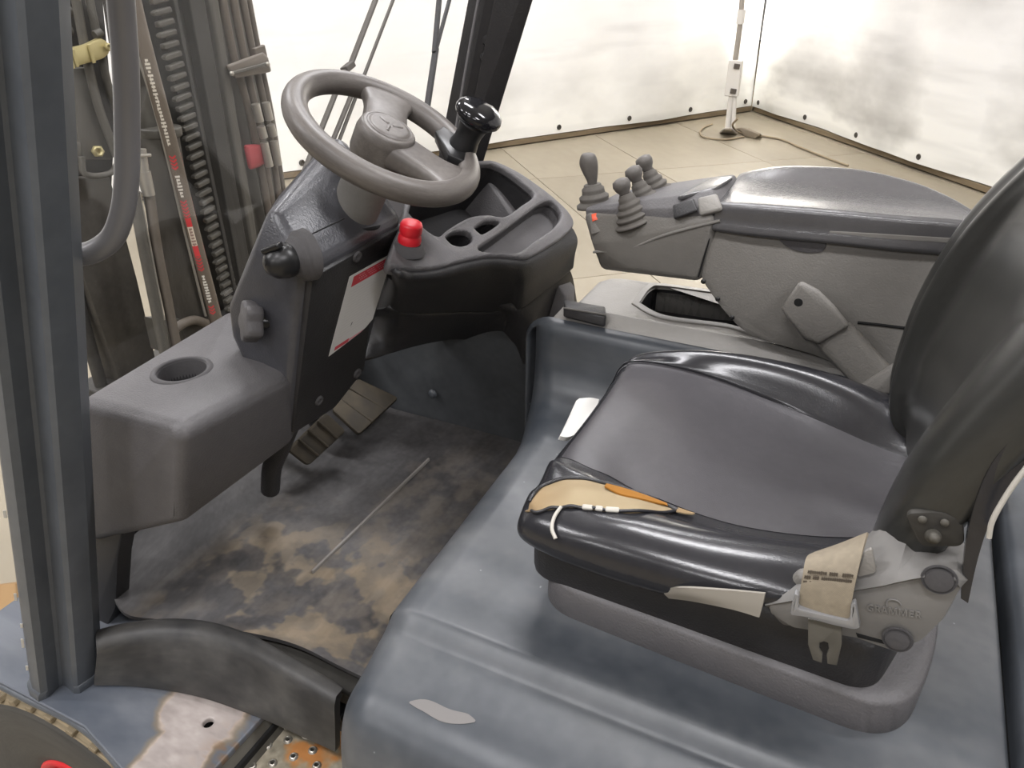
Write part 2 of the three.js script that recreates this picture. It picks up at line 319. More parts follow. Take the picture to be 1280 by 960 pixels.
{ // post with cable boxes in the corner, and the cable on the floor
  const p = new THREE.Group(); p.name = 'cable_post'; p.position.set(...[-1.6934, -0.12, -8.9144]); scene.add(p); tag(p, 'white cable post on a grey foot standing in the far corner', 'post');
  const white = mat({ color: 0xd8d4cd, roughness: 0.5 }), greyW = mat({ color: 0x9c958b, roughness: 0.6 });
  part('conduit', join(tube([[-1.6838, -0.1109, -8.825], [-1.6891, 0.1727, -8.825], [-1.6842, 0.3757, -8.826]], 0.03, { seg: 10 }), tube([[-1.6233, -0.1048, -8.822], [-1.6463, 0.1765, -8.822], [-1.6669, 0.3773, -8.823]], 0.022, { seg: 10 })), white, p);
  part('junction_box', bar([-1.6869, 0.2553, -8.82], [-1.6885, 0.6126, -8.824], 0.14, 0.09, [0, 0, 1], 0.012), white, p);
  for (const [a, b] of [[[-1.6674, 0.3126, -8.77], 0], [[-1.6661, 0.5573, -8.775], 0]]) part('socket', place(box(0.06, 0.05, 0.03, 0.006), a, [0, 0.4, -0.1]), mat({ color: 0x575049, roughness: 0.6 }), p);
  part('pole', tube([[-1.6999, 0.6041, -8.825], [-1.6992, 0.8798, -8.827], [-1.716, 1.2111, -8.829], [-1.8002, 2.1312, -8.833]], 0.028, { seg: 14 }), greyW, p);
  part('coupling', tube([[-1.7016, 0.9548, -8.825], [-1.7012, 1.0879, -8.826]], 0.042, { seg: 2 }), white, p);
  part('foot', hull([[-1.7528, -0.12, -8.7495], [-1.5557, -0.12, -8.7569], [-1.6299, -0.12, -8.9453], [-1.7597, -0.12, -8.9745], [-1.6383, -0.01, -8.4395], [-1.5781, -0.01, -8.4688]], 0.01), greyW, p);
  const cableM = mat({ color: 0x8d7f68, roughness: 0.7 });
  const w = top('floor_cable', join(tube([[-1.4695, 0.16, -8.1464], [-1.6074, -0.03, -8.6974], [-1.5798, -0.1, -8.8175], [-1.4434, -0.106, -8.7385], [-1.2977, -0.106, -8.7229], [-1.0963, -0.106, -8.6521], [-0.8552, -0.106, -8.3699], [-0.5895, -0.106, -8.0588], [-0.3491, -0.106, -7.805]], 0.011, { seg: 60, rad: 8 })), cableM);
  tag(w, 'thin dark cable running over the floor from the corner post', 'cable');
  const l = top('floor_loop_cable', tube([[-1.4583, -0.106, -8.6018], [-1.6194, -0.106, -8.3762], [-1.8151, -0.106, -8.3854], [-1.9163, -0.106, -8.5517], [-1.9551, -0.106, -8.8501], [-1.9179, -0.106, -9.1068]], 0.01, { seg: 50, rad: 8 }), cableM);
  tag(l, 'thin cable lying in a loop left of the corner post foot', 'cable');
  const c = top('cable_connector', hull([[-1.6146, -0.11, -8.9913], [-1.471, -0.11, -9.0151], [-1.2929, -0.11, -8.746], [-1.3324, -0.11, -8.5992], [-1.4694, -0.11, -8.6599], [-1.5299, -0.04, -8.6992], [-1.4291, -0.03, -8.6496], [-1.2938, -0.06, -8.5709]], 0.012), mat({ color: 0x857a69, roughness: 0.6 }));
  tag(c, 'grey brown cable connector lying beside the corner post foot', 'connector');
}

// ---------------------------------------------------------------- the forklift truck
const truck = new THREE.Group(); truck.name = 'forklift'; truck.position.set(-0.4, -0.12, -0.9); scene.add(truck);
tag(truck, 'worn dark grey forklift truck with torn black seat and steering wheel with spinner knob', 'forklift');

{ // engine hood: one painted moulding with a rolled front edge, side fillet, ridge and the raised flank under the console
  const prof = [[-0.398, 0.2], [-0.398, 0.5], [-0.398, 0.78], [-0.400, 0.86], [-0.408, 0.905], [-0.424, 0.938], [-0.446, 0.955], [-0.468, 0.963], [-0.495, 0.974], [-0.512, 0.981], [-0.522, 0.984], [-0.533, 0.992], [-0.545, 0.999], [-0.56, 1.0], [-0.62, 1.0], [-0.70, 1.0], [-0.85, 1.0], [-0.97, 1.0], [-1.03, 1.003], [-1.065, 1.014], [-1.088, 1.04], [-1.098, 1.075], [-1.104, 1.11], [-1.115, 1.125], [-1.135, 1.127]];
  const P = splinePts(prof.map((p) => [p[0], p[1], 0]), 3), n = P.length;
  const nor = P.map((p, i) => { const a = P[Math.max(0, i - 1)], b = P[Math.min(n - 1, i + 1)], t = [b[0] - a[0], b[1] - a[1]], L = Math.hypot(...t); return [t[1] / L, -t[0] / L]; }).map(([a, b]) => b < -0.2 || a > 0.6 ? [-a, -b] : [a, b]);
  // outward normals: left side points to +z, top to +y, flank under the console to +z
  nor.forEach((q, i) => { const out = i < n * 0.3 ? [1, 0.6] : i > n * 0.78 ? [1, 0.6] : [0, 1]; if (q[0] * out[0] + q[1] * out[1] < 0) { q[0] *= -1; q[1] *= -1; } });
  const xf = (z) => -0.442 - 0.012 * Math.min(1, Math.max(0, (-0.5 - z) / 0.45)) - 0.055 * Math.max(0, (-0.93 - z) / 0.17) ** 1.5;
  const r = 0.055, R = [];
  R.push(P.map((p, i) => [xf(p[0]) + 0.0, Math.min(p[1] - nor[i][1] * r, 0.2), p[0] - nor[i][0] * r]));
  R.push(P.map((p, i) => [xf(p[0]) + 0.0, Math.min(p[1] - nor[i][1] * r, 0.8), p[0] - nor[i][0] * r]));
  for (let k = 0; k <= 8; k++) { const a = k / 8 * Math.PI / 2; R.push(P.map((p, i) => [xf(p[0]) + r - r * Math.cos(a), p[1] - nor[i][1] * r * (1 - Math.sin(a)), p[0] - nor[i][0] * r * (1 - Math.sin(a))])); }
  const dip = (x, z) => -0.004 * Math.exp(-(((x + 0.05) / 0.25) ** 2) - (((z + 0.6) / 0.03) ** 2));
  for (const x of [-0.33, -0.26, -0.18, -0.1, 0, 0.1, 0.2, 0.222, 0.232, 0.236]) R.push(P.map((p) => [x, p[1] + dip(x, p[0]) - (x > 0.21 ? (x - 0.21) ** 2 * 12 : 0), p[0] - 0.03 * (x + 0.4) * Math.exp(-(((p[0] + 0.475) / 0.035) ** 2))]));
  R.push(P.map((p) => [0.237, Math.min(p[1], 0.9), p[0]]));
  const paint = dataTex(1024, (u, v) => {                    // worn paint: cloudy dust, streaks, specks (1.6 m across)
    const a = fbm(u * 8, v * 8, 8, 5, 101), b = fbm(u * 5, v * 40, 40, 4, 107), c = fbm(u * 120, v * 120, 120, 2, 113), sp = fbm(u * 200, v * 200, 200, 1, 117);
    const dust = Math.max(0, Math.min(1, (fbm(u * 7 + 3, v * 7, 7, 5, 119) - 0.47) * 5)); let t = 1.1 * (a - 0.5) + 0.6 * (b - 0.5) + 0.25 * (c - 0.5) + 0.28 * dust; const w = sp > 0.982 && a > 0.52 ? 70 : 0;
    // rubbed-through patch on the side fillet
    return [71 + 46 * t + w, 74 + 43 * t + w, 78 + 39 * t + w];
  }, true);
  paint.repeat.set(1 / 1.6, 1 / 1.6);
  const gloss = dataTex(256, (u, v) => 0.55 + 0.5 * (fbm(u * 6, v * 6, 6, 5, 131) - 0.3), false); gloss.repeat.set(1.2, 1.2);
  part('hood', meshGrid(R), mat({ map: paint, roughness: 0.62, roughnessMap: gloss }), truck, 'blue grey painted engine hood with dusty scuffs');
  { // spot on the side fillet where the paint is rubbed through
    const at = (x, q) => { const f = q * (n - 1), k = Math.min(n - 2, Math.floor(f)), p = mix3(P[k], P[k + 1], f - k); return [x, p[1] + 0.0006, p[0] + 0.0006 - 0.03 * (x + 0.4) * Math.exp(-(((p[0] + 0.475) / 0.035) ** 2))]; };
    const rows = []; for (let i = 0; i <= 8; i++) { const h = Math.sqrt(Math.max(0.02, 1 - ((i - 4) / 4) ** 2)) * 0.021; rows.push(Array.from({ length: 7 }, (_, j) => at(-0.352 + i * 0.0098, 0.276 + 0.003 * Math.sin(i) + i * 0.0012 + 0.62 * h * (j / 3 - 1)))); }
    part('worn_spot', sheet(gridPts(rows, 2, 2), 0.0004), mat({ color: 0x6b6866, roughness: 0.7 }), truck, 'grey spot where the paint is rubbed through');
  }
  const rear = groupPart('rear_cover', truck);
  part('gap_strip', hull([[0.236, 0.3, -0.4], [0.258, 0.3, -0.4], [0.236, 0.3, -1.2], [0.258, 0.3, -1.2], [0.236, 0.965, -0.4], [0.258, 0.965, -0.4], [0.236, 0.965, -1.2], [0.258, 0.965, -1.2]], 0.003), M.hole, rear);
  part('panel', hull([[0.256, 0.2, -0.38], [0.7, 0.2, -0.38], [0.256, 0.2, -1.4], [0.7, 0.2, -1.4], [0.256, 1.005, -0.4], [0.7, 1.1, -0.4], [0.256, 1.005, -1.4], [0.7, 1.1, -1.4]], 0.02), M.frameSteel, rear);
}
{ // lower body: floor pan, sill, fender, step
  const floorPan = groupPart('floor_pan', truck);
  part('plate', place(box(0.74, 0.03, 0.76, 0.004), [-0.80, 0.672, -0.98]), M.mastDark, floorPan);
  part('bulkhead', hull([[-1.22, 0.66, -0.56], [-1.2, 0.66, -1.34], [-1.22, 0.8, -0.56], [-1.2, 0.8, -1.34], [-1.19, 0.66, -0.56], [-1.17, 0.66, -1.34], [-1.19, 0.8, -0.56], [-1.17, 0.8, -1.34]], 0.005), M.mastDark, floorPan);
  const sillR = [[[-0.9951, 0.714, -0.4954], [-0.963, 0.714, -0.5279], [-0.9104, 0.714, -0.5631], [-0.8455, 0.714, -0.5871], [-0.7672, 0.714, -0.5955], [-0.6968, 0.714, -0.5907], [-0.6372, 0.714, -0.5857], [-0.5712, 0.714, -0.5789]], [[-0.9784, 0.718, -0.4832], [-0.9466, 0.718, -0.5151], [-0.8947, 0.718, -0.5497], [-0.8308, 0.718, -0.5734], [-0.7538, 0.718, -0.5819], [-0.6846, 0.718, -0.5774], [-0.6261, 0.718, -0.5727], [-0.5612, 0.718, -0.5663]], [[-0.9967, 0.655, -0.4782], [-0.9515, 0.655, -0.5003], [-0.8856, 0.655, -0.5235], [-0.8147, 0.655, -0.5405], [-0.7377, 0.655, -0.549], [-0.6757, 0.655, -0.5529], [-0.6213, 0.655, -0.5539], [-0.5616, 0.655, -0.5553]], [[-1.001, 0.63, -0.4738], [-0.9554, 0.63, -0.4961], [-0.8891, 0.63, -0.5195], [-0.8177, 0.63, -0.5369], [-0.7403, 0.63, -0.5458], [-0.678, 0.63, -0.55], [-0.6234, 0.63, -0.5513], [-0.5633, 0.63, -0.553]]];
  const sillM = mat({ map: dataTex(256, (u, v) => { const n = fbm(u * 5, v * 5, 5, 5, 141), q = fbm(u * 60, v * 20, 60, 2, 143); return [56 + 70 * (n - 0.45) + 10 * (q - 0.5), 55 + 68 * (n - 0.45) + 10 * (q - 0.5), 54 + 62 * (n - 0.45) + 8 * (q - 0.5)]; }, true), roughness: 0.5 });
  sillM.map.repeat.set(3, 3);
  part('sill_strip', sheet(gridPts(sillR, 4, 4), 0.012, true), sillM, truck, 'bent black rubber sill strip');
  part('sill_lip', tube([[-0.9874, 0.716, -0.4898], [-0.9555, 0.716, -0.5221], [-0.9031, 0.716, -0.557], [-0.8388, 0.716, -0.5809], [-0.761, 0.716, -0.5893], [-0.6912, 0.716, -0.5846], [-0.6321, 0.716, -0.5797], [-0.5666, 0.716, -0.5731]].map((p) => add3(p, [0, 0.002, 0])), 0.0055, { seg: 40, rad: 8 }), M.rubber, truck);
  // fender: painted sheet between sill and tyre, worn to bare metal around its hole
  const fy = 0.625, fend = dataTex(512, (u, v) => {           // u = x from -1.2 to -0.5, v = z from -0.38 to -0.70
    const x = -1.2 + u * 0.7, z = -0.38 - v * 0.35, n = fbm(u * 7, v * 7, 7, 5, 151), q = fbm(u * 30, v * 30, 30, 3, 157);
    let c = [92 + 56 * (n - 0.5), 96 + 52 * (n - 0.5), 103 + 46 * (n - 0.5)];
    const dx = x + 0.815, dz = z + 0.505, d = Math.min(Math.hypot((dx - 0.01) / 0.072, dz / 0.052), Math.hypot((x + 0.785) / 0.045, (z + 0.43) / 0.08)) + 0.9 * (n - 0.5);
    const w = Math.max(0, Math.min(1, (1.05 - d) * 9)), edge = Math.max(0, 1 - Math.abs(d - 1.05) * 6);
    const bare = [156 + 40 * (q - 0.5), 147 + 40 * (q - 0.5), 142 + 40 * (q - 0.5)];
    c = c.map((k, i) => k + (bare[i] - k) * w + edge * [26, 12, -8][i]);
    const rust = Math.max(0, Math.min(1, (x + 0.765) / 0.05)) * Math.max(0, Math.min(1, (q - 0.42) * 4)) * Math.max(0, 1 - Math.abs(z + 0.47) / 0.09);
    return c.map((k, i) => k + ([112, 84, 60][i] - k) * rust * 0.8);
  }, true);
  fend.wrapS = fend.wrapT = THREE.ClampToEdgeWrapping;
  const S = new THREE.Shape([[-1.3, -0.40], [-1.1, -0.405], [-0.95, -0.408], [-0.82, -0.38], [-0.718, -0.36], [-0.714, -0.446], [-0.711, -0.558], [-0.60, -0.575], [-0.60, -0.66], [-1.3, -0.66]].map((p) => new THREE.Vector2(p[0], -p[1])));
  const H = new THREE.Path(); const hp = [-0.779, 0.625, -0.4968]; H.absarc(hp[0], -hp[2], 0.0112, 0, Math.PI * 2); S.holes.push(H);
  const fg = new THREE.ExtrudeGeometry(S, { depth: 0.006, bevelEnabled: true, bevelSize: 0.003, bevelThickness: 0.003, bevelSegments: 2, curveSegments: 24 });
  { const p = fg.attributes.position, uv = fg.attributes.uv; for (let i = 0; i < p.count; i++) uv.setXY(i, (p.getX(i) + 1.2) / 0.7, (p.getY(i) - 0.38) / 0.35); }
  fg.rotateX(-Math.PI / 2); fg.translate(0, fy - 0.009, 0);
  part('fender', fg, mat({ map: fend, roughness: 0.5 }), truck, 'blue grey fender plate worn to bare metal around a hole');
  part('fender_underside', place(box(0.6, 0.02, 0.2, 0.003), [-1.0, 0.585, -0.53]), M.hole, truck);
  part('fender_lip', tube([[-1.3, 0.612, -0.40], [-1.1, 0.614, -0.404], [-0.95, 0.614, -0.407], [-0.83, 0.612, -0.382]], 0.007, { seg: 30, rad: 10 }), M.frameSteel, truck);
  // step: perforated plate below the fender
  const step = groupPart('step', truck, 'rusty perforated metal step plate');
  const stepTex = dataTex(256, (u, v) => { const n = fbm(u * 5, v * 5, 5, 5, 161), q = fbm(u * 24, v * 24, 24, 3, 163); const r = Math.max(0, Math.min(1, (n - 0.56) * 7)); const c = [158 + 60 * (q - 0.5), 150 + 56 * (q - 0.5), 132 + 52 * (q - 0.5)]; return c.map((k, i) => k + ([196, 120, 54][i] - k) * r * 0.75); }, true);
  stepTex.repeat.set(4, 4);
  const stepM = mat({ map: stepTex, roughness: 0.5, metalness: 0.35 });
  const dots = [[355, 907], [383, 919], [360, 925], [335, 932], [309, 940], [391, 938], [367, 946], [341, 954], [315, 958], [396, 957], [287, 948], [300, 972], [350, 978], [376, 968], [330, 984]].map((q) => q);
  const dp = [[-0.7009, 0.57, -0.573], [-0.6559, 0.57, -0.5752], [-0.6773, 0.57, -0.555], [-0.6997, 0.57, -0.5329], [-0.722, 0.57, -0.5094], [-0.629, 0.57, -0.5579], [-0.6494, 0.57, -0.5355], [-0.6718, 0.57, -0.5123], [-0.6976, 0.57, -0.4936], [-0.6065, 0.57, -0.5396], [-0.6161, 0.57, -0.5125], [-0.6399, 0.57, -0.4921], [-0.6659, 0.57, -0.4765]];
  const SS = new THREE.Shape([[-0.76, -0.60], [-0.5, -0.64], [-0.42, -0.62], [-0.42, -0.36], [-0.752, -0.36]].map((p) => new THREE.Vector2(p[0], -p[1])));
  for (const p of dp) { const h = new THREE.Path(); h.absarc(p[0], -p[2], 0.0038, 0, Math.PI * 2); SS.holes.push(h); }
  const sg = new THREE.ExtrudeGeometry(SS, { depth: 0.003, bevelEnabled: false, curveSegments: 10 }); sg.rotateX(-Math.PI / 2); sg.translate(0, 0.567, 0);
  part('plate', boxUV(sg), stepM, step);
  for (const p of dp) part('dimple', lathe([[0.0078, 0], [0.006, 0.0028], [0.0042, 0.0042], [0.0036, 0.003], [0.0036, -0.004]], p, [0, 1, 0], 18), M.steel, step);
  part('riser', hull([[-0.81, 0.3, -0.66], [-0.42, 0.3, -0.66], [-0.81, 0.62, -0.6], [-0.42, 0.62, -0.6], [-0.81, 0.3, -0.68], [-0.42, 0.3, -0.68], [-0.81, 0.62, -0.66], [-0.42, 0.62, -0.66]], 0.004), M.mastDark, step);
  part('side_wall', hull([[-0.690, 0.55, -0.37], [-0.690, 0.55, -0.60], [-0.715, 0.618, -0.575], [-0.717, 0.618, -0.37], [-0.78, 0.5, -0.37], [-0.78, 0.5, -0.60], [-0.76, 0.618, -0.575], [-0.78, 0.618, -0.37]], 0.003), M.mastPaint, step);
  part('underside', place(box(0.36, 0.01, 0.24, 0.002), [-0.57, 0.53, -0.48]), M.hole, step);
  // front wheel
  part('side_panel', plate([[-1.0658, 0.8702, -0.568], [-0.9629, 0.8873, -0.568], [-0.9965, 0.8198, -0.568], [-1.0514, 0.6854, -0.568], [-1.1048, 0.6081, -0.568], [-1.1843, 0.5264, -0.568]], 0.03, { toward: [0, 0, 1], b: 0.003 }), M.plasticDark, truck);
  const wheel = groupPart('front_wheel', truck);
  const c = [-1.085, 0.215, -0.56], mud = mat({ map: dataTex(256, (u, v) => { const n = fbm(u * 8, v * 8, 8, 5, 171); return [120 + 90 * (n - 0.45), 108 + 80 * (n - 0.45), 86 + 66 * (n - 0.45)]; }, true), roughness: 0.85 });
  mud.map.repeat.set(5, 5);
  part('tyre', lathe([[0.17, 0.13], [0.2, 0.142], [0.27, 0.150], [0.312, 0.148], [0.322, 0.142]], c, [0, 0, 1], 72), M.rubber, wheel);
  part('tread', lathe([[0.322, 0.142], [0.338, 0.125], [0.352, 0.09], [0.358, 0.03], [0.358, -0.08], [0.32, -0.13], [0.2, -0.13]], c, [0, 0, 1], 72), mud, wheel, 'tan dried mud on the tread');
  for (let k = 0; k < 40; k++) { const a = k / 40 * Math.PI * 2; part('tread_block', frame(box(0.018, 0.012, 0.2, 0.003, 1), [c[0] + Math.cos(a) * 0.332, c[1] + Math.sin(a) * 0.332, c[2] + 0.045], [Math.sin(a), -Math.cos(a), 0], [Math.cos(a), Math.sin(a), 0], [0, 0, 1]), mud, wheel); }
  part('rim', lathe([[0, 0.07], [0.06, 0.07], [0.08, 0.03], [0.13, 0.04], [0.152, 0.128], [0.166, 0.138], [0.172, 0.13]], c, [0, 0, 1], 48), M.red, wheel, 'red wheel rim');
}

{ // rubber mat: lies on the floor pan, curled at its near edge
  const g = [
    [[-1.15, 0.745, -0.61], [-1.15, 0.78, -0.75], [-1.16, 0.79, -0.9], [-1.16, 0.79, -1.05], [-1.15, 0.79, -1.2], [-1.13, 0.79, -1.31]],
    [[-1.08, 0.72, -0.585], [-1.09, 0.735, -0.75], [-1.09, 0.745, -0.9], [-1.08, 0.745, -1.05], [-1.07, 0.745, -1.2], [-1.06, 0.745, -1.315]],
    [[-1.01, 0.704, -0.557], [-1.01, 0.705, -0.7], [-1.01, 0.706, -0.85], [-1.0, 0.708, -1.03], [-1.0, 0.708, -1.2], [-0.99, 0.708, -1.315]],
    [[-0.94, 0.702, -0.575], [-0.94, 0.703, -0.7], [-0.94, 0.703, -0.85], [-0.93, 0.703, -1.03], [-0.93, 0.703, -1.2], [-0.93, 0.703, -1.316]],
    [[-0.80, 0.706, -0.612], [-0.80, 0.702, -0.7], [-0.8, 0.702, -0.85], [-0.8, 0.702, -1.03], [-0.8, 0.702, -1.2], [-0.8, 0.703, -1.32]],
    [[-0.70, 0.706, -0.630], [-0.70, 0.702, -0.7], [-0.7, 0.702, -0.85], [-0.7, 0.702, -1.03], [-0.7, 0.702, -1.2], [-0.7, 0.703, -1.322]],
    [[-0.60, 0.703, -0.628], [-0.6, 0.702, -0.7], [-0.6, 0.702, -0.85], [-0.6, 0.702, -1.03], [-0.6, 0.702, -1.2], [-0.6, 0.703, -1.324]],
    [[-0.46, 0.703, -0.625], [-0.46, 0.702, -0.7], [-0.46, 0.702, -0.85], [-0.46, 0.702, -1.03], [-0.46, 0.702, -1.2], [-0.46, 0.703, -1.33]]];
  const R = gridPts(g, 5, 6);
  const tex = dataTex(1024, (u, v) => {                      // u along x from -1.17, v along z from -0.58
    const a = fbm(u * 6, v * 6, 6, 5, 201), b = fbm(u * 14, v * 14, 14, 4, 207), c = fbm(u * 90, v * 90, 90, 2, 211), s = fbm(u * 40, v * 8, 40, 3, 217);
    const X = -1.17 + 0.75 * u, Z = -0.58 - 0.78 * v, sm = (q, a, w) => Math.max(0, Math.min(1, (q - a) / w));
    const zoneA = sm(X, -1.0, 0.08) * (1 - sm(-Z, 0.80, 0.16)), zoneB = sm(X, -0.80, 0.04) * (1 - sm(-Z, 1.12, 0.2));
    const mud = sm(b + 0.5 * (a - 0.5), 0.5, 0.08) * zoneA, dust = sm(fbm(u * 22, v * 22, 22, 4, 223), 0.4, 0.25) * Math.max(zoneB, 0.75 * zoneA), wear = sm(s, 0.52, 0.2) * 0.5;
    const t = (a - 0.5) * 60 + (c - 0.5) * 16, base = [70 + t, 68 + t, 68 + t];
    return base.map((k, i) => k + ([118, 108, 96][i] - k) * 0.45 * dust + ([124, 110, 90][i] - k) * 0.6 * mud + 16 * wear);
  }, true);
  tex.repeat.set(1 / 0.75, 1 / 0.78);
  const m = new THREE.Group(); m.name = 'floor_mat'; m.position.set(-0.8, 0.69, -0.95); scene.add(m);
  tag(m, 'dirty dark rubber floor mat lying in the forklift footwell below the pedals', 'floor mat');
  part('sheet', sheet(R, 0.008), mat({ map: tex, roughness: 0.6, bumpMap: rep(blotch, 5), bumpScale: 0.002 }), m);
  part('rib', bar([-0.782, 0.7045, -0.775], [-0.775, 0.7045, -1.17], 0.009, 0.005, [1, 0, 0], 0.002), mat({ color: 0x7d7974, roughness: 0.6 }), m, 'pale worn rib');
}
{ // left cover with the cup holder
  const cov = groupPart('cup_holder_cover', truck);
  const t0 = [-0.9541, 1.1161, -0.566], t1 = [-0.7682, 1.1352, -0.57], b0 = [-1.0389, 0.8598, -0.566], b1 = [-0.8262, 0.9654, -0.57], t2 = [-0.7589, 1.1213, -0.778], b2 = [-0.7779, 0.9986, -0.778];
  const bk0 = [t0[0] - 0.005, t0[1] + 0.005, -0.66], bk1 = [-0.9733, 1.12, -0.6987], bk2 = [-0.9873, 1.12, -0.9058];
  const h = [-0.8866, 1.122, -0.6895];
  const shellG = hull([t0, t1, b0, b1, t2, b2, [-0.9537, 1.125, -0.5672], bk1, bk2, [bk1[0], 0.95, bk1[2]], [bk2[0], 0.99, bk2[2]], [-0.80, 1.122, -0.86], [-0.82, 1.0, -0.86]], 0.022, 1.0);
  h[1] = topY(shellG, h[0], h[2]);
  part('shell', cut(shellG, place(new THREE.CylinderGeometry(0.0365, 0.034, 0.16, 48), [h[0], h[1], h[2]])), M.plastic, cov);
  part('end_cap', plate([[-0.9493, 1.1127, -0.565], [-0.7713, 1.1284, -0.567], [-0.8244, 0.9713, -0.567], [-1.0287, 0.8729, -0.565]], 0.006, { toward: [0, 0, 1], rc: 0.006, b: 0.003 }), M.plastic, cov);
  part('cup_well', lathe([[0.037, 0.0], [0.0355, -0.01], [0.033, -0.075], [0.0, -0.076]], h, [0, 1, 0], 48), M.plasticDark, cov);
  part('cup_rim', lathe([[0.046, -0.003], [0.044, 0.0018], [0.040, 0.0032], [0.0372, 0.003], [0.0358, 0.0], [0.0355, -0.012]], h, [0, 1, 0], 48), M.plastic, cov);
  part('foot_tube', tube([[-0.9389, 0.7805, -0.86], [-0.9129, 0.8469, -0.85], [-0.873, 0.9105, -0.84], [-0.8301, 0.9798, -0.83]], 0.018, { seg: 16 }), M.plasticDark, truck);
  part('foot_socket', lathe([[0.03, 0], [0.026, 0.004], [0.022, 0.002], [0, 0.002]], [-1.0342, 0.708, -0.9325], [0, 1, 0], 30), M.hole, truck);
}
// printed label: a bent quad with the print mapped from corner to corner
function labelGeo(q) {
  const R = []; for (let i = 0; i <= 10; i++) R.push(Array.from({ length: 9 }, (_, j) => { const u = j / 8, w = i / 10 - 0.035 * (u > 0.82 && i === 10 ? (u - 0.82) * 12 : 0); return mix3(mix3(q[0], q[1], u), mix3(q[3], q[2], u), w); }));
  const g = sheet(R, 0.0006), p = g.attributes.position, uv = g.attributes.uv, o = v3(q[0]), X = v3(q[1]).sub(o), Y = v3(q[3]).sub(o), d = new THREE.Vector3();
  const n = X.clone().cross(Y), den = n.lengthSq();
  for (let i = 0; i < p.count; i++) { d.fromBufferAttribute(p, i).sub(o); uv.setXY(i, d.clone().cross(Y).dot(n) / den, 1 - X.clone().cross(d).dot(n) / den); }
  return g;
}
const labelMat = (() => {
  const cv = document.createElement('canvas'); cv.width = 256; cv.height = 512; const g = cv.getContext('2d');
  g.fillStyle = '#dcdad7'; g.fillRect(0, 0, 256, 512);
  g.fillStyle = '#cf3a48'; g.fillRect(26, 16, 216, 66); g.fillStyle = '#e5a2a8';
  for (let r = 0; r < 3; r++) for (let x = 62; x < 226; x += 11) if ((x * 7 + r * 13) % 5) g.fillRect(x, 28 + r * 16, 7, 6);
  g.fillStyle = '#d24a55'; g.fillRect(26, 468, 80, 26); g.fillStyle = '#dc98a0'; g.fillRect(106, 474, 126, 16);
  g.fillStyle = '#5a5a5a'; g.save(); g.translate(96, 352); g.rotate(0.2); g.fillRect(0, 0, 6, 26); g.restore();
  g.fillStyle = '#d2d0cd'; for (let r = 0; r < 16; r++) g.fillRect(30, 112 + r * 20, 180 - (r * 37) % 60, 3);
  const t = new THREE.CanvasTexture(cv); t.colorSpace = THREE.SRGBColorSpace;
  return mat({ map: t, roughness: 0.45 });
})();
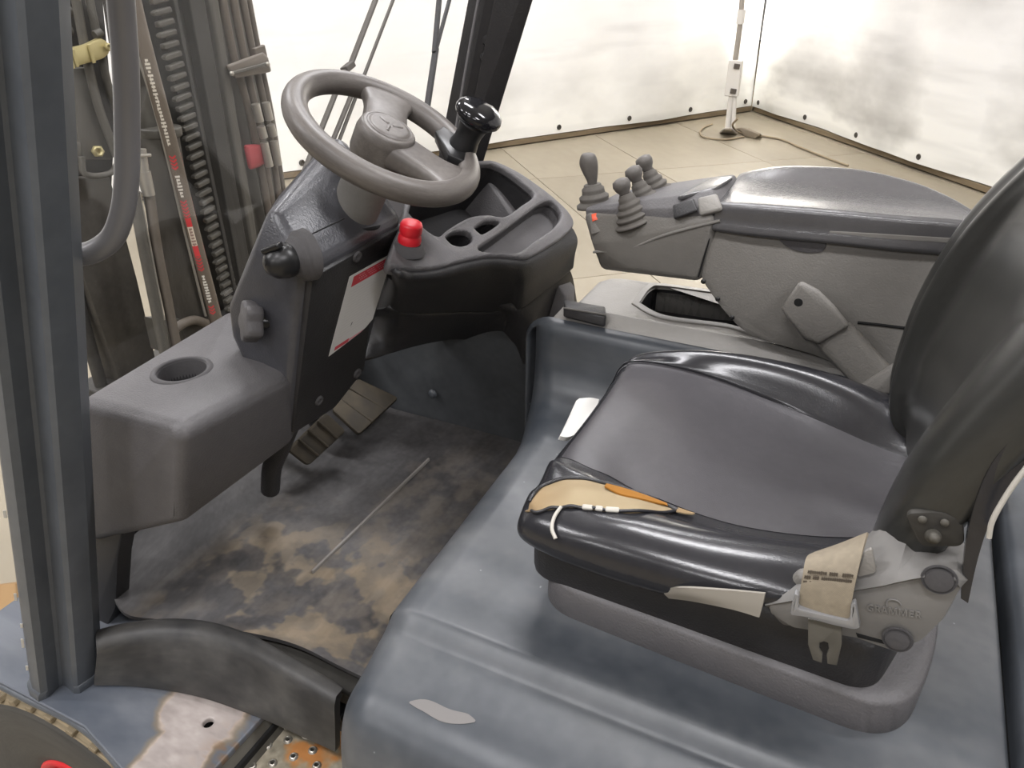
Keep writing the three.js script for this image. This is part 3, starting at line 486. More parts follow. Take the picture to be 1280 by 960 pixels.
{ // steering column shroud
  const col = groupPart('column_shroud', truck);
  const A = [-0.6918, 1.3048, -0.78], B = [-0.6843, 1.3154, -1], C = [-0.7783, 1.0097, -0.775], D = [-0.766, 1.0393, -0.9598], KN = [0.9595, -0.2809, 0.0193], lift = (p, d) => add3(p, KN.map((v) => v * d));
  part('shell', hull([lift(A, -0.014), lift(B, -0.014), lift(C, -0.014), lift(D, -0.014), [-0.7856, 1.3765, -0.86], [-0.764, 1.3966, -0.93], [-0.7592, 1.391, -1], [-0.7565, 1.3675, -0.8], [-0.7727, 1.3215, -0.775], [-0.8505, 1.2066, -0.775], [-0.8515, 1.1614, -0.775], [-0.80, 1.42, -1.01], [-0.86, 1.2, -0.98], [-0.82, 1.04, -0.96], [-0.84, 1.05, -0.82]], 0.022, 0.85), M.column, col);
  part('front_panel', plate([[-0.695, 1.2942, -0.7783], [-0.6874, 1.3048, -1.0033], [-0.6986, 1.2678, -0.9827], [-0.7198, 1.1965, -0.9687], [-0.7361, 1.1418, -0.9512], D, [-0.7794, 0.9987, -0.8848], C], 0.014, { toward: [1, 0, 0], rc: 0.008, b: 0.004, out: 0.007 }), M.plasticDark, col);
  part('warning_label', labelGeo([[-0.7023, 1.2632, -0.8671], [-0.6998, 1.2639, -0.9816], [-0.7366, 1.1401, -0.9516], [-0.7419, 1.1296, -0.8421]].map((p) => lift(p, 0.0079))), labelMat, col, 'white warning label with red printed bands');
  part('seam', tube([[-0.6975, 1.3448, -0.79], [-0.6931, 1.3477, -0.82], [-0.6892, 1.3501, -0.865]].map((p) => add3(p, [0, 0.003, 0.003])), 0.0012, { seg: 10, rad: 6 }), M.hole, col);
  for (const p of [[-0.6934, 1.2927, -0.8782], [-0.7663, 1.0468, -0.8323], [-0.7641, 1.0473, -0.9349]].map((p) => lift(p, 0.007))) part('screw', lathe([[0.009, 0.0], [0.0085, 0.004], [0.005, 0.003], [0.004, 0.0015], [0, 0.0015]], p, KN, 20), M.plastic, col);
  part('column_bezel', lathe([[0.0, 0.002], [0.046, 0.002], [0.047, 0.0], [0.045, -0.01]], [-0.729, 1.338, -0.938], [0.49, 0.87, -0.03], 40), M.hole, col);
  // turn lever with its boot, star-shaped tilt knob
  const lv = groupPart('control_lever', truck), lp = [-0.6939, 1.3266, -0.77], ld = [-0.32, 0.02, 0.95];
  part('boot', lathe([[0.036, -0.01], [0.035, 0.002], [0.031, 0.006], [0.029, 0.008], [0.027, 0.012], [0.024, 0.014], [0.02, 0.02]], lp, ld, 36), M.plastic, lv);
  part('grip', lathe([[0.018, 0.012], [0.0235, 0.02], [0.024, 0.03], [0.021, 0.043], [0.013, 0.053], [0.006, 0.056], [0, 0.057]], lp, ld, 30), M.black, lv);
  part('paddle', place(box(0.03, 0.008, 0.014, 0.003), add3(lp, [-0.014, 0.022, 0.04]), [0, 0.2, 0.4]), M.black, lv);
  const kp = [-0.7895, 1.213, -0.758], star = new THREE.Shape();
  for (let i = 0; i <= 60; i++) { const a = i / 60 * Math.PI * 2, q = 0.0245 + 0.0035 * Math.cos(a * 5); i ? star.lineTo(q * Math.cos(a), q * Math.sin(a)) : star.moveTo(q * Math.cos(a), q * Math.sin(a)); }
  const sk = toCreasedNormals(new THREE.ExtrudeGeometry(star, { depth: 0.014, bevelEnabled: true, bevelSize: 0.004, bevelThickness: 0.005, bevelSegments: 3 }), 0.6);
  const knob = groupPart('tilt_knob', truck), [KX, KY, KZ] = axes([-0.55, 0.25, 0.8]);
  part('grip', frame(sk, kp, KZ, KX, KY), M.plastic, knob);
  part('shaft', lathe([[0.01, -0.02], [0.01, 0.004], [0, 0.004]], kp, [-0.55, 0.25, 0.8], 16), M.black, knob);
}
{ // dashboard: sloping top with bin, cup and tray recesses, knee front below
  const dash = groupPart('dashboard', truck);
  const th = Math.atan(0.667), ex = [0, 0, 1], es = [Math.cos(th), -Math.sin(th), 0], en = [Math.sin(th), Math.cos(th), 0], O = [-0.53, 1.2, 0];
  const W = (p, h = 0) => [O[0] + es[0] * p[1] + en[0] * h, O[1] + es[1] * p[1] + en[1] * h, p[0]];
  const shape = (ps, S = new THREE.Shape(), smooth = true) => { const q = ps.map((p) => new THREE.Vector2(p[0], p[1])); S.setFromPoints(smooth ? new THREE.SplineCurve([...q, q[0]]).getPoints(q.length * 8).slice(0, -1) : q); return S; };
  const outline = [[-0.9396, -0.1620], [-0.8986, -0.1391], [-0.9264, -0.1140], [-0.9749, -0.0933], [-1.0354, -0.0787], [-1.0986, -0.0598], [-1.1458, -0.0347], [-1.1756, -0.0179], [-1.2400, -0.0110], [-1.3163, -0.0073], [-1.3839, -0.0126], [-1.4117, -0.0373], [-1.4182, -0.0816], [-1.4124, -0.1260], [-1.3993, -0.1704], [-1.3698, -0.2127], [-1.3330, -0.2278], [-1.2617, -0.2431], [-1.1601, -0.2633], [-1.0787, -0.2323], [-1.0163, -0.1971]];
  const bin = [[-1.0338, -0.1976], [-1.0301, -0.1631], [-1.0385, -0.1373], [-1.0716, -0.1385], [-1.1166, -0.1393], [-1.1580, -0.1363], [-1.1946, -0.1250], [-1.2316, -0.1047], [-1.3010, -0.1052], [-1.3717, -0.1099], [-1.3782, -0.1390], [-1.3704, -0.1833], [-1.3425, -0.2149], [-1.2679, -0.2271], [-1.1794, -0.2366], [-1.1004, -0.2279]];
  const cup = [[-1.0505, -0.1277], [-1.0488, -0.1123], [-1.0657, -0.1003], [-1.0926, -0.0979], [-1.1090, -0.1049], [-1.1104, -0.1168], [-1.0924, -0.1270], [-1.0707, -0.1307]];
  const pocket = [[-1.1317, -0.1157], [-1.1305, -0.1056], [-1.1352, -0.0992], [-1.1664, -0.0980], [-1.2012, -0.1000], [-1.1983, -0.1079], [-1.1800, -0.1159], [-1.1557, -0.1178]];
  const tray = [[-1.0943, -0.0826], [-1.0948, -0.0720], [-1.1646, -0.0362], [-1.2388, -0.0340], [-1.3266, -0.0332], [-1.3889, -0.0469], [-1.4003, -0.0764], [-1.3663, -0.0879], [-1.2898, -0.0866], [-1.1798, -0.0833]];
  const holes = { bin, cup, pocket, tray }, bevel = 0.004;
  const ext = (S, depth, b) => toCreasedNormals(new THREE.ExtrudeGeometry(S, { depth, bevelEnabled: b > 0, bevelSize: b, bevelThickness: b, bevelOffset: -b, bevelSegments: 3, curveSegments: 6 }), 0.7);
  const flipTri = (q) => { q = q.index ? q.toNonIndexed() : q; for (const k of Object.keys(q.attributes)) { const a = q.attributes[k], n = a.itemSize; for (let i = 0; i < a.count; i += 3) for (let c = 0; c < n; c++) { const t = a.array[(i + 1) * n + c]; a.array[(i + 1) * n + c] = a.array[(i + 2) * n + c]; a.array[(i + 2) * n + c] = t; } } q.deleteAttribute('normal'); q.computeVertexNormals(); return toCreasedNormals(q, 0.7); };
  const toW = (g, h) => { let q = flipTri(g.clone()); q.applyMatrix4(new THREE.Matrix4().makeBasis(v3(ex), v3(es), v3(en).negate()).setPosition(...W([0, 0], h))); q.deleteAttribute('normal'); q.computeVertexNormals(); return boxUV(toCreasedNormals(q, 0.7)); };
  const S = shape(outline); for (const k of Object.values(holes)) S.holes.push(shape(k, new THREE.Path()));
  part('top_panel', toW(ext(S, 0.014, bevel), 0), M.plastic, dash);
  const grow = (ps, k) => { const c = ps.reduce((s, p) => [s[0] + p[0] / ps.length, s[1] + p[1] / ps.length], [0, 0]); return ps.map((p) => { const d = [p[0] - c[0], p[1] - c[1]], L = Math.hypot(...d); return [p[0] + d[0] / L * k, p[1] + d[1] / L * k]; }); };
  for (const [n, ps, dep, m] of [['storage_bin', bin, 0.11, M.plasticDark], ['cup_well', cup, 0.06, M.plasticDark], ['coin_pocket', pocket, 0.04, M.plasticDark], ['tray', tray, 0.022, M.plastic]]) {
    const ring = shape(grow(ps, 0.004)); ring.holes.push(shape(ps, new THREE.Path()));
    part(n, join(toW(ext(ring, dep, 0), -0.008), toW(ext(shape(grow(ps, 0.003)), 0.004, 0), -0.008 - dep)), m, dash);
  }
  // front: one moulding from the lip down to the ledge, wrapping the corner to the right end
  const lip = [[-0.8197, 1.1587, -1.14], [-0.7962, 1.1698, -1.12], [-0.6376, 1.2718, -0.9072], [-0.6228, 1.2619, -0.9276], [-0.6067, 1.2511, -0.9733], [-0.5945, 1.243, -1.0337], [-0.5788, 1.2325, -1.0967], [-0.5579, 1.2186, -1.1438], [-0.5449, 1.2099, -1.1756], [-0.5392, 1.2061, -1.24], [-0.5361, 1.204, -1.3163], [-0.5396, 1.2064, -1.3862]];
  const led = [[-0.8813, 1.0425, -1.16], [-0.835, 1.066, -1.13], [-0.7688, 1.1036, -1.075], [-0.72, 1.1218, -1.0583], [-0.7, 1.1039, -1.1156], [-0.685, 1.0803, -1.1849], [-0.66, 1.0599, -1.2471], [-0.625, 1.0588, -1.2668], [-0.59, 1.0797, -1.2454], [-0.565, 1.1009, -1.2727], [-0.545, 1.1176, -1.3283], [-0.53, 1.1339, -1.3616]];
  const rows = [lip.map((p) => add3(p, [-0.008, -0.004, 0])), lip.map((p) => add3(p, [-0.001, -0.012, 0])), lip.map((p, i) => add3(mix3(p, led[i], 0.35), [0.006, 0, 0])), lip.map((p, i) => add3(mix3(p, led[i], 0.7), [0.002, 0, 0])), led, led.map((p) => add3(p, [-0.006, -0.004, 0])), led.map((p) => add3(p, [-0.03, -0.006, 0]))];
  part('front_moulding', sheet(gridPts(rows, 6, 6), 0.004, true), M.plasticDark, dash);
  const low = [[-0.83, 1.0155, -1.0147], [-0.81, 1.0098, -1.058], [-0.8, 1.0018, -1.1023], [-0.79, 0.9933, -1.1524], [-0.78, 0.9766, -1.218], [-0.765, 0.9546, -1.2913], [-0.735, 0.9366, -1.3373], [-0.695, 0.9228, -1.3521], [-0.655, 0.9005, -1.347], [-0.61, 0.855, -1.3309], [-0.6, 0.886, -1.4384], [-0.59, 0.914, -1.5672]];
  const back = led.map((p) => add3(p, [-0.014, -0.006, 0]));
  part('lower_moulding', sheet(gridPts([back.map((p) => add3(p, [-0.03, 0.004, 0])), back, back.map((p, i) => add3(mix3(p, low[i], 0.12), [0.008, 0, 0])), back.map((p, i) => add3(mix3(p, low[i], 0.5), [0.006, 0, 0])), low, low.map((p) => add3(p, [-0.008, -0.003, 0])), low.map((p) => add3(p, [-0.07, -0.012, 0]))], 6, 6), 0.004, true), M.plasticDark, dash);
  part('kick_panel', sheet(gridPts([
    [[-1.15, 1.08, -1.315], [-0.95, 1.08, -1.315], [-0.78, 1.06, -1.312], [-0.66, 1.03, -1.305], [-0.56, 0.98, -1.29]],
    [[-1.15, 0.95, -1.318], [-0.95, 0.95, -1.318], [-0.78, 0.94, -1.316], [-0.66, 0.92, -1.312], [-0.56, 0.9, -1.305]],
    [[-1.15, 0.82, -1.32], [-0.95, 0.82, -1.32], [-0.78, 0.82, -1.32], [-0.66, 0.82, -1.318], [-0.56, 0.81, -1.315]],
    [[-1.15, 0.69, -1.322], [-0.95, 0.69, -1.322], [-0.78, 0.69, -1.322], [-0.66, 0.69, -1.322], [-0.56, 0.69, -1.322]]], 4, 5), 0.006), mat({ map: rep(tone(70, 72, 74, 9, 221), 2), roughness: 0.5 }), dash);
  for (const p of [[-0.8479, 0.7775, -1.314]]) part('screw', lathe([[0.011, 0], [0.01, 0.003], [0.007, 0.004], [0.0065, 0.007], [0, 0.007]], p, [0, 0, 1], 20), M.frameSteel, dash);
  part('outer_wall', hull([[-1.15, 0.3, -1.34], [-0.53, 0.3, -1.34], [-0.53, 1.08, -1.345], [-0.72, 1.29, -1.37], [-1.15, 1.3, -1.37], [-1.15, 0.3, -1.39], [-0.53, 0.3, -1.39], [-0.53, 1.08, -1.385], [-0.72, 1.29, -1.39], [-1.15, 1.3, -1.39]], 0.008), M.plastic, dash);
  // front cowl closing the footwell
  part('cowl', hull([[-1.16, 0.7, -0.58], [-1.16, 0.7, -1.36], [-1.19, 0.94, -0.58], [-1.19, 0.94, -1.36], [-1.12, 0.7, -0.58], [-1.12, 0.7, -1.36], [-1.13, 0.94, -0.58], [-1.13, 0.94, -1.36]], 0.01), M.plasticDark, dash);
  // emergency stop button
  const em = groupPart('emergency_button', truck, 'red push button on a round base'), ep = [-0.6481, 1.2788, -0.9578], eb = [0.22, 0.97, 0.0];
  part('collar', lathe([[0.027, 0], [0.026, 0.004], [0.021, 0.014], [0.018, 0.016], [0, 0.016]], ep, eb, 36), M.plastic, em);
  part('cap', lathe([[0.0165, 0.013], [0.0175, 0.02], [0.0168, 0.026], [0.0145, 0.028], [0.0145, 0.031], [0.0165, 0.033], [0.0168, 0.044], [0.0145, 0.049], [0.006, 0.0505], [0, 0.0505]].map(([r, h]) => [r * 1.05, h]), ep, eb, 36), M.red, em);
  // pedals
  const pm = mat({ map: dataTex(256, (u, v) => { const n = fbm(u * 6, v * 6, 6, 4, 231); return [50 + 40 * (n - 0.4), 44 + 34 * (n - 0.4), 34 + 22 * (n - 0.4)]; }, true), roughness: 0.75 });
  pm.map.repeat.set(5, 5);
  const ped = (name, q, lines) => {
    const P = groupPart(name, truck), N = v3(q[1]).sub(v3(q[0])).cross(v3(q[3]).sub(v3(q[0]))).normalize(); if (N.y < 0) N.negate();
    part('pad', plate(q, 0.016, { toward: [0.3, 1, 0], rc: 0.01, b: 0.004 }), pm, P);
    for (let k = 1; k <= lines; k++) { const t = k / (lines + 1); part('rib', bar(mix3(q[0], q[3], t).map((v, i) => v + N.getComponent(i) * 0.002), mix3(q[1], q[2], t).map((v, i) => v + N.getComponent(i) * 0.002), 0.005, 0.006, [0, 1, 0], 0.002), pm, P); }
    part('arm', bar(mix3(mix3(q[0], q[2], 0.5), q[0], 0.4).map((v, i) => v - N.getComponent(i) * 0.02), [q[0][0] - 0.1, q[0][1] + 0.12, (q[0][2] + q[1][2]) / 2], 0.025, 0.012), M.black, P);
  };
  ped('accelerator_pedal', [[-0.9807, 0.84, -1.2113], [-0.9555, 0.84, -1.2569], [-0.8997, 0.8, -1.2466], [-0.8961, 0.79, -1.2431], [-0.9183, 0.76, -1.1173], [-0.9913, 0.8, -1.1211]].filter((_, i) => i !== 1 && i !== 2), 2);
  ped('brake_pedal', [[-0.9635, 0.83, -1.074], [-0.9212, 0.79, -1.083], [-0.9432, 0.76, -0.9764], [-0.9786, 0.8, -0.9625]], 3);
}
{ // steering wheel
  const sw = groupPart('steering_wheel', truck), c = [-0.6605, 1.4564, -0.94], n = v3([0.49, 0.87, -0.03]).normalize(), u = new THREE.Vector3(0, 0, 1).addScaledVector(n, -n.z).normalize(), w = n.clone().cross(u);
  const at = (r, a, h = 0) => v3(c).addScaledVector(u, r * Math.cos(a)).addScaledVector(w, r * Math.sin(a)).addScaledVector(n, h).toArray(), R = 0.131;
  part('rim', (() => { const g = new THREE.TorusGeometry(R, 0.0178, 22, 96); return frame(g, c, u.toArray(), w.toArray(), n.toArray()); })(), M.wheel, sw);
  part('hub', lathe([[0.0, 0.016], [0.036, 0.016], [0.041, 0.012], [0.044, 0.0], [0.043, -0.03], [0.037, -0.05], [0.0, -0.05]], c, n.toArray(), 44), M.wheel, sw);
  part('hub_cap', lathe([[0, 0.0185], [0.026, 0.0185], [0.03, 0.0178], [0.0315, 0.015], [0.034, 0.0165]], c, n.toArray(), 40), M.wheel, sw);
  for (const a of [3.75, 1.68]) {
    const ring = (r, hw, hh, lift) => Array.from({ length: 16 }, (_, k) => { const q = k / 16 * Math.PI * 2, cx = Math.sign(Math.cos(q)) * Math.abs(Math.cos(q)) ** 0.6, cy = Math.sign(Math.sin(q)) * Math.abs(Math.sin(q)) ** 0.6; const p = v3(at(r, a)); p.addScaledVector(n, cy * hh + lift); p.addScaledVector(n.clone().cross(v3(at(r, a)).sub(v3(c)).normalize()), cx * hw); return p.toArray(); });
    part('spoke', loft([ring(0.02, 0.036, 0.022, -0.012), ring(0.05, 0.034, 0.018, -0.008), ring(0.085, 0.034, 0.013, -0.003), ring(0.11, 0.042, 0.012, 0), ring(0.132, 0.052, 0.013, 0)], 4, 2, { closedV: true, capA: true, capB: true }), M.wheel, sw);
  }
  for (const q of [0.4, 2.5, 4.6]) part('hub_emblem', hull([at(0.004, q - 0.6, 0.0186), at(0.004, q + 0.6, 0.0186), at(0.02, q + 0.12, 0.0186), at(0.02, q - 0.12, 0.0186), at(0.004, q, 0.0196), at(0.02, q, 0.0196)], 0.0004), M.wheel, sw);
  const kn = groupPart('spinner_knob', truck, 'glossy black spinner knob on the rim'), kb = at(R - 0.006, 2.5, 0.014), kd = n.toArray();
  part('mount_plate', hull([at(R + 0.006, 2.1, 0.012), at(R + 0.008, 2.5, 0.012), at(R + 0.004, 2.95, 0.012), at(R - 0.03, 2.9, 0.006), at(R - 0.034, 2.2, 0.006), at(R, 2.1, -0.004), at(R - 0.02, 2.9, -0.01), at(R - 0.03, 2.2, -0.01), at(R + 0.005, 2.5, 0.017)], 0.004), M.black, kn);
  part('stem', lathe([[0.0000, -0.0105], [0.0222, -0.0105], [0.0222, 0.0000], [0.0196, 0.0126], [0.0196, 0.0231], [0.0222, 0.0357], [0.0283, 0.0441], [0.0000, 0.0441]], kb, kd, 36), M.black, kn);
  part('cap', lathe([[0.0290, 0.0441], [0.0353, 0.0494], [0.0366, 0.0546], [0.0350, 0.0609], [0.0269, 0.0672], [0.0135, 0.0704], [0.0000, 0.0714]], kb, kd, 40), mat({ color: 0x18181b, roughness: 0.12 }), kn);
  const sc = groupPart('steering_column', truck), cb = v3(c).addScaledVector(n, -0.135).toArray();
  part('lower_tube', tube([v3(c).addScaledVector(n, -0.19).toArray(), cb, v3(cb).lerp(v3(c), 0.55).toArray()], 0.0365, { seg: 8, rad: 30 }), M.consoleGrey, sc);
  part('upper_sleeve', lathe([[0.0, 0], [0.034, 0.0], [0.035, 0.01], [0.036, 0.06], [0, 0.06]], v3(cb).lerp(v3(c), 0.5).toArray(), v3(c).sub(v3(cb)).toArray(), 36), M.wheel, sc);
}
{ // near front pillar with grab handle, far front pillar, windscreen, wipers
  const prof = [[-0.052, -0.04], [-0.054, -0.004], [-0.046, 0.012], [-0.030, 0.026], [-0.020, 0.022], [-0.008, 0.004], [-0.003, 0.002], [0.002, 0.004], [0.018, 0.021], [0.026, 0.022], [0.044, 0.006], [0.048, 0.0], [0.048, -0.04]];
  const bot = [-1.0544, 0.625, -0.4559], topP = [-0.7629, 1.6717, -0.509], up = v3(topP).sub(v3(bot)), toCam = new THREE.Vector3(0.62, 0, 0.78), X = new THREE.Vector3(0.8, 0, -0.6);
  const rowsP = [], ext = 0.02;
  const sec = (k, grow = 0) => prof.map(([a, b]) => v3(bot).addScaledVector(up, k).addScaledVector(X, a * (1 + grow)).addScaledVector(toCam, b * (1 + grow) + 0.012).toArray());
  const pl = groupPart('front_pillar', truck);
  part('post', (() => { const R = [0, 0.25, 0.5, 0.75, 1.1, 1.5].map((k) => sec(k)); return toCreasedNormals(meshGrid(R, { closedV: true }), 0.5); })(), M.frameSteel, pl);
  part('foot', toCreasedNormals(meshGrid([sec(-0.001, 0.1), sec(0.012, 0.1), sec(0.016, 0.04), sec(0.017, 0)], { closedV: true }), 0.5), M.frameSteel, pl);
  for (const [k, x, len] of [[0.06, -0.0505, 0.012], [0.115, -0.052, 0.022], [0.16, -0.05, 0.010], [0.22, -0.053, 0.016], [0.38, -0.052, 0.014]]) { const p = v3(bot).addScaledVector(up, k).addScaledVector(X, x).addScaledVector(toCam, 0.0215), U = up.clone().normalize(); part('paint_chip', bar(p.toArray(), p.clone().addScaledVector(U, len).toArray(), 0.004, 0.0015, [0.6, 0, 0.8], 0.0006), M.padding, pl, 'bare scratch in the paint'); }
  part('grab_handle', tube([[-0.6572, 1.8449, -0.5819], [-0.7052, 1.7545, -0.6032], [-0.7477, 1.6467, -0.616], [-0.7658, 1.5842, -0.6184], [-0.7852, 1.5159, -0.6165], [-0.7987, 1.4528, -0.6079], [-0.8088, 1.4157, -0.5984], [-0.8221, 1.3892, -0.5878], [-0.8423, 1.3741, -0.5746], [-0.8683, 1.3673, -0.564], [-0.8952, 1.363, -0.5546]], 0.0138, { seg: 80, rad: 20 }), M.handle, truck, 'bare grey grab handle tube');
  part('far_pillar', hull([[-0.8331, 1.2951, -1.36], [-0.7795, 1.308, -1.33], [-0.7524, 1.3121, -1.36], [-0.6524, 1.9599, -1.36], [-0.6078, 1.9519, -1.33], [-0.5043, 1.9487, -1.36], [-0.7556, 1.3109, -1.4], [-0.5281, 1.9567, -1.4]], 0.003), M.plasticDark, truck);
  part('pillar_flange', hull([[-0.7563, 1.3195, -1.325], [-0.7225, 1.3187, -1.345], [-0.5887, 1.9497, -1.325], [-0.4988, 1.946, -1.345], [-0.7306, 1.3145, -1.36], [-0.5043, 1.9487, -1.36]], 0.002), M.plasticDark, truck);
  part('pillar_seal', tube([[-0.7788, 1.3182, -1.32], [-0.7406, 1.4845, -1.32], [-0.7091, 1.6095, -1.32], [-0.6904, 1.6826, -1.32]], 0.003, { seg: 20, rad: 8 }), M.handle, truck);
  for (const p of [[-0.7019, 1.5445, -1.334], [-0.7057, 1.5149, -1.334]]) part('pillar_bolt', lathe([[0.009, 0], [0.009, 0.003], [0.006, 0.004], [0, 0.004]], p, [0.1, 0, 1], 18), M.plasticDark, truck);
  const wipe = groupPart('wiper', truck);
  part('arm', bar([-1.0935, 1.2643, -1.2378], [-1.1455, 1.4516, -1.4973], 0.014, 0.008, [0, 0, 1]), M.boot, wipe);
  part('arm', bar([-1.1455, 1.4515, -1.5121], [-1.1858, 1.5962, -1.7091], 0.015, 0.008, [0, 0, 1]), M.boot, wipe);
  part('blade', bar([-1.0901, 1.2521, -1.3103], [-1.1848, 1.5929, -1.7829], 0.007, 0.008, [0, 0, 1]), M.boot, wipe);
  part('holder', bar([-1.095, 1.2696, -1.3063], [-1.1356, 1.4158, -1.5166], 0.012, 0.008, [0, 0, 1]), M.boot, wipe);
  part('joint', bar([-1.1444, 1.4476, -1.4892], [-1.147, 1.4568, -1.524], 0.02, 0.014, [0, 0, 1]), M.boot, wipe);
  const wipe2 = groupPart('wiper', truck);
  part('blade', bar([-1.1076, 1.3152, -1.7661], [-1.146, 1.4532, -1.8917], 0.017, 0.01, [0, 0, 1]), M.plasticDark, wipe2);
  part('arm', bar([-1.1432, 1.4431, -1.8778], [-1.1823, 1.5838, -1.9856], 0.014, 0.01, [0, 0, 1]), M.plasticDark, wipe2);
  part('arm', bar([-1.1431, 1.4427, -1.8817], [-1.1815, 1.581, -2.0482], 0.009, 0.01, [0, 0, 1]), M.plasticDark, wipe2);
}

{ // windscreen pane ahead of the dash
  part('windscreen', sheet([[[-1.0, 0.98, -0.62], [-1.0, 0.98, -1.36]], [[-1.30, 2.05, -0.62], [-1.30, 2.05, -1.36]]].map((r) => r.map((p) => [-0.752 - 0.278 * p[1], p[1], p[2]])), 0.005), M.glass, truck);
}
{ // lifting mast in front of the cab
  const mast = groupPart('mast', truck);
  const px = (a, b, c, d) => [a, b, c, d];
  // inner channel beams (dark) behind everything
  part('mast_beam', plate([[-1.72, 1.9992, -1.2478], [-1.72, 2.0287, -1.4537], [-1.72, 1.3029, -1.317], [-1.72, 1.1664, -1.2656], [-1.72, 1.1996, -1.1348]], 0.04, { toward: [1, 0, 0], b: 0.004 }), M.mastDark, mast);
  part('mast_beam', plate([[-1.69, 1.232, -1.1228], [-1.69, 1.2021, -1.2471], [-1.69, 0.9361, -1.2484], [-1.69, 0.6294, -1.2388], [-1.69, 0.6904, -1.1213], [-1.69, 0.988, -1.1076], [-1.69, 1.1618, -1.108]], 0.06, { toward: [1, 0, 0], b: 0.004 }), M.mastBeam, mast);
  part('mast_beam', plate([[-1.78, 2.0402, -1.5044], [-1.78, 2.0738, -1.7386], [-1.78, 0.554, -1.6974], [-1.78, 0.6757, -1.4249], [-1.78, 0.9494, -1.4302], [-1.78, 1.1943, -1.4299], [-1.78, 1.2787, -1.4189]], 0.05, { toward: [1, 0, 0], b: 0.004 }), M.mastDark, mast);
  part('mast_beam', tube([[-1.72, 1.0669, -1.0998], [-1.72, 0.9032, -1.0929], [-1.72, 0.6764, -1.0872]], 0.016, { seg: 6, rad: 10 }), M.mastDark, mast, 'rusty dark rod');
  part('mast_rail', bar([-1.62, 2.035, -1.5462], [-1.62, 0.6626, -1.5323], 0.03, 0.05, [0, 0, 1], 0.004), M.mastDark, mast);
  part('mast_rail', plate([[-1.66, 2.0466, -1.6074], [-1.66, 2.0555, -1.6694], [-1.66, 1.3456, -1.6963], [-1.66, 0.822, -1.7182], [-1.66, 0.6046, -1.6426], [-1.66, 0.6427, -1.5574], [-1.66, 1.1718, -1.5911]], 0.05, { toward: [1, 0, 0], b: 0.01, rc: 0.01 }), M.mastPaint, mast);
  part('mast_rail', bar([-1.62, 2.0435, -1.6055], [-1.62, 0.7436, -1.5933], 0.024, 0.03, [0, 0, 1], 0.008), M.mastPaint, mast);
  part('hose_carrier', plate([[-1.68, 2.0576, -1.6747], [-1.68, 2.073, -1.7819], [-1.68, 1.3919, -1.8196], [-1.68, 1.1163, -1.8334], [-1.68, 0.7777, -1.8362], [-1.68, 0.8114, -1.7389], [-1.68, 1.3422, -1.7107]], 0.012, { toward: [1, 0, 0], b: 0.002 }), M.mastPaint, mast);
  // roller chain: one link plate after the other with its pin
  const linkG = box(0.05, 0.013, 0.016, 0.004, 2), pinG = new THREE.CylinderGeometry(0.0045, 0.0045, 0.014, 10);
  const c0 = [-1.6, 1.5803, -1.4227], c1 = [-1.6, 0.7957, -1.4607], dz = v3([-1.6, 1.3905, -1.4343]).sub(v3([-1.6, 1.3879, -1.4135])).normalize();
  part('chain_backing', bar([-1.615, 2.0211, -1.4517], [-1.615, 0.7163, -1.4728], 0.055, 0.012, [0, 0, 1], 0.003), M.mastDark, mast);
  const nL = 34, along = v3(c1).sub(v3(c0)), Yc = new THREE.Vector3(1, 0, 0).cross(dz).normalize();
  for (let k = -1; k < nL; k++) {
    const p = v3(c0).addScaledVector(along, k / (nL - 1));
    part('chain_link', frame(linkG, p.toArray(), dz.toArray(), Yc.toArray(), dz.clone().cross(Yc).toArray()), M.mastPaint, mast);
    if (k % 2) part('chain_pin', frame(pinG, p.clone().addScaledVector(dz, -0.024).toArray(), [0, 1, 0], [1, 0, 0.0], [0, 0, -1]), M.mastPaint, mast);
  }
  // printed hydraulic hose
  const cv = document.createElement('canvas'); cv.width = 1536; cv.height = 96; const g2 = cv.getContext('2d');
  g2.fillStyle = '#63594d'; g2.fillRect(0, 0, 1536, 96);
  const U = (y) => (y + 300) / 740 * 1536;                      // photo height along the hose to print position
  const strokes = (a, b, col) => { g2.fillStyle = col; for (let y = a; y < b; y += 4.6) { const h = 14 + 18 * rnd(), x = U(y); g2.fillRect(x, 40 - h / 2, 6, h); if (rnd() > 0.45) g2.fillRect(x, 30 + 18 * rnd(), 9, 6); } };
  const chev = (a, b, col) => { g2.strokeStyle = col; g2.lineWidth = 6; for (let y = a; y < b; y += 5) { const x = U(y); g2.beginPath(); g2.moveTo(x, 20); g2.lineTo(x + 6, 40); g2.lineTo(x, 60); g2.stroke(); } };
  strokes(2, 110, '#cfc8b8'); chev(126, 142, '#c0393a'); strokes(153, 182, '#d6d0c4'); chev(189, 215, '#b9383a');
  g2.fillStyle = '#c8383a'; g2.fillRect(U(214), 22, U(227) - U(214), 36); g2.fillRect(U(256), 22, U(272) - U(256), 36);
  g2.fillStyle = '#cfc2ae'; g2.fillRect(U(227), 22, U(256) - U(227), 36); strokes(229, 254, '#8d7468'); chev(272, 296, '#b9383a'); strokes(303, 345, '#d8d4c8'); chev(354, 366, '#c0393a');
  const ht = new THREE.CanvasTexture(cv); ht.colorSpace = THREE.SRGBColorSpace; ht.wrapS = ht.wrapT = THREE.RepeatWrapping; ht.repeat.set(1, 3);
  part('printed_hose', tube([[-1.555, 1.9988, -1.3252], [-1.555, 1.5875, -1.3118], [-1.555, 1.4577, -1.3168], [-1.555, 1.2786, -1.3283], [-1.555, 1.0794, -1.3363], [-1.555, 0.8779, -1.3481], [-1.555, 0.7055, -1.3565]], 0.0175, { seg: 60, rad: 14 }), mat({ map: ht, roughness: 0.6 }), mast, 'brown hydraulic hose printed in white and red');
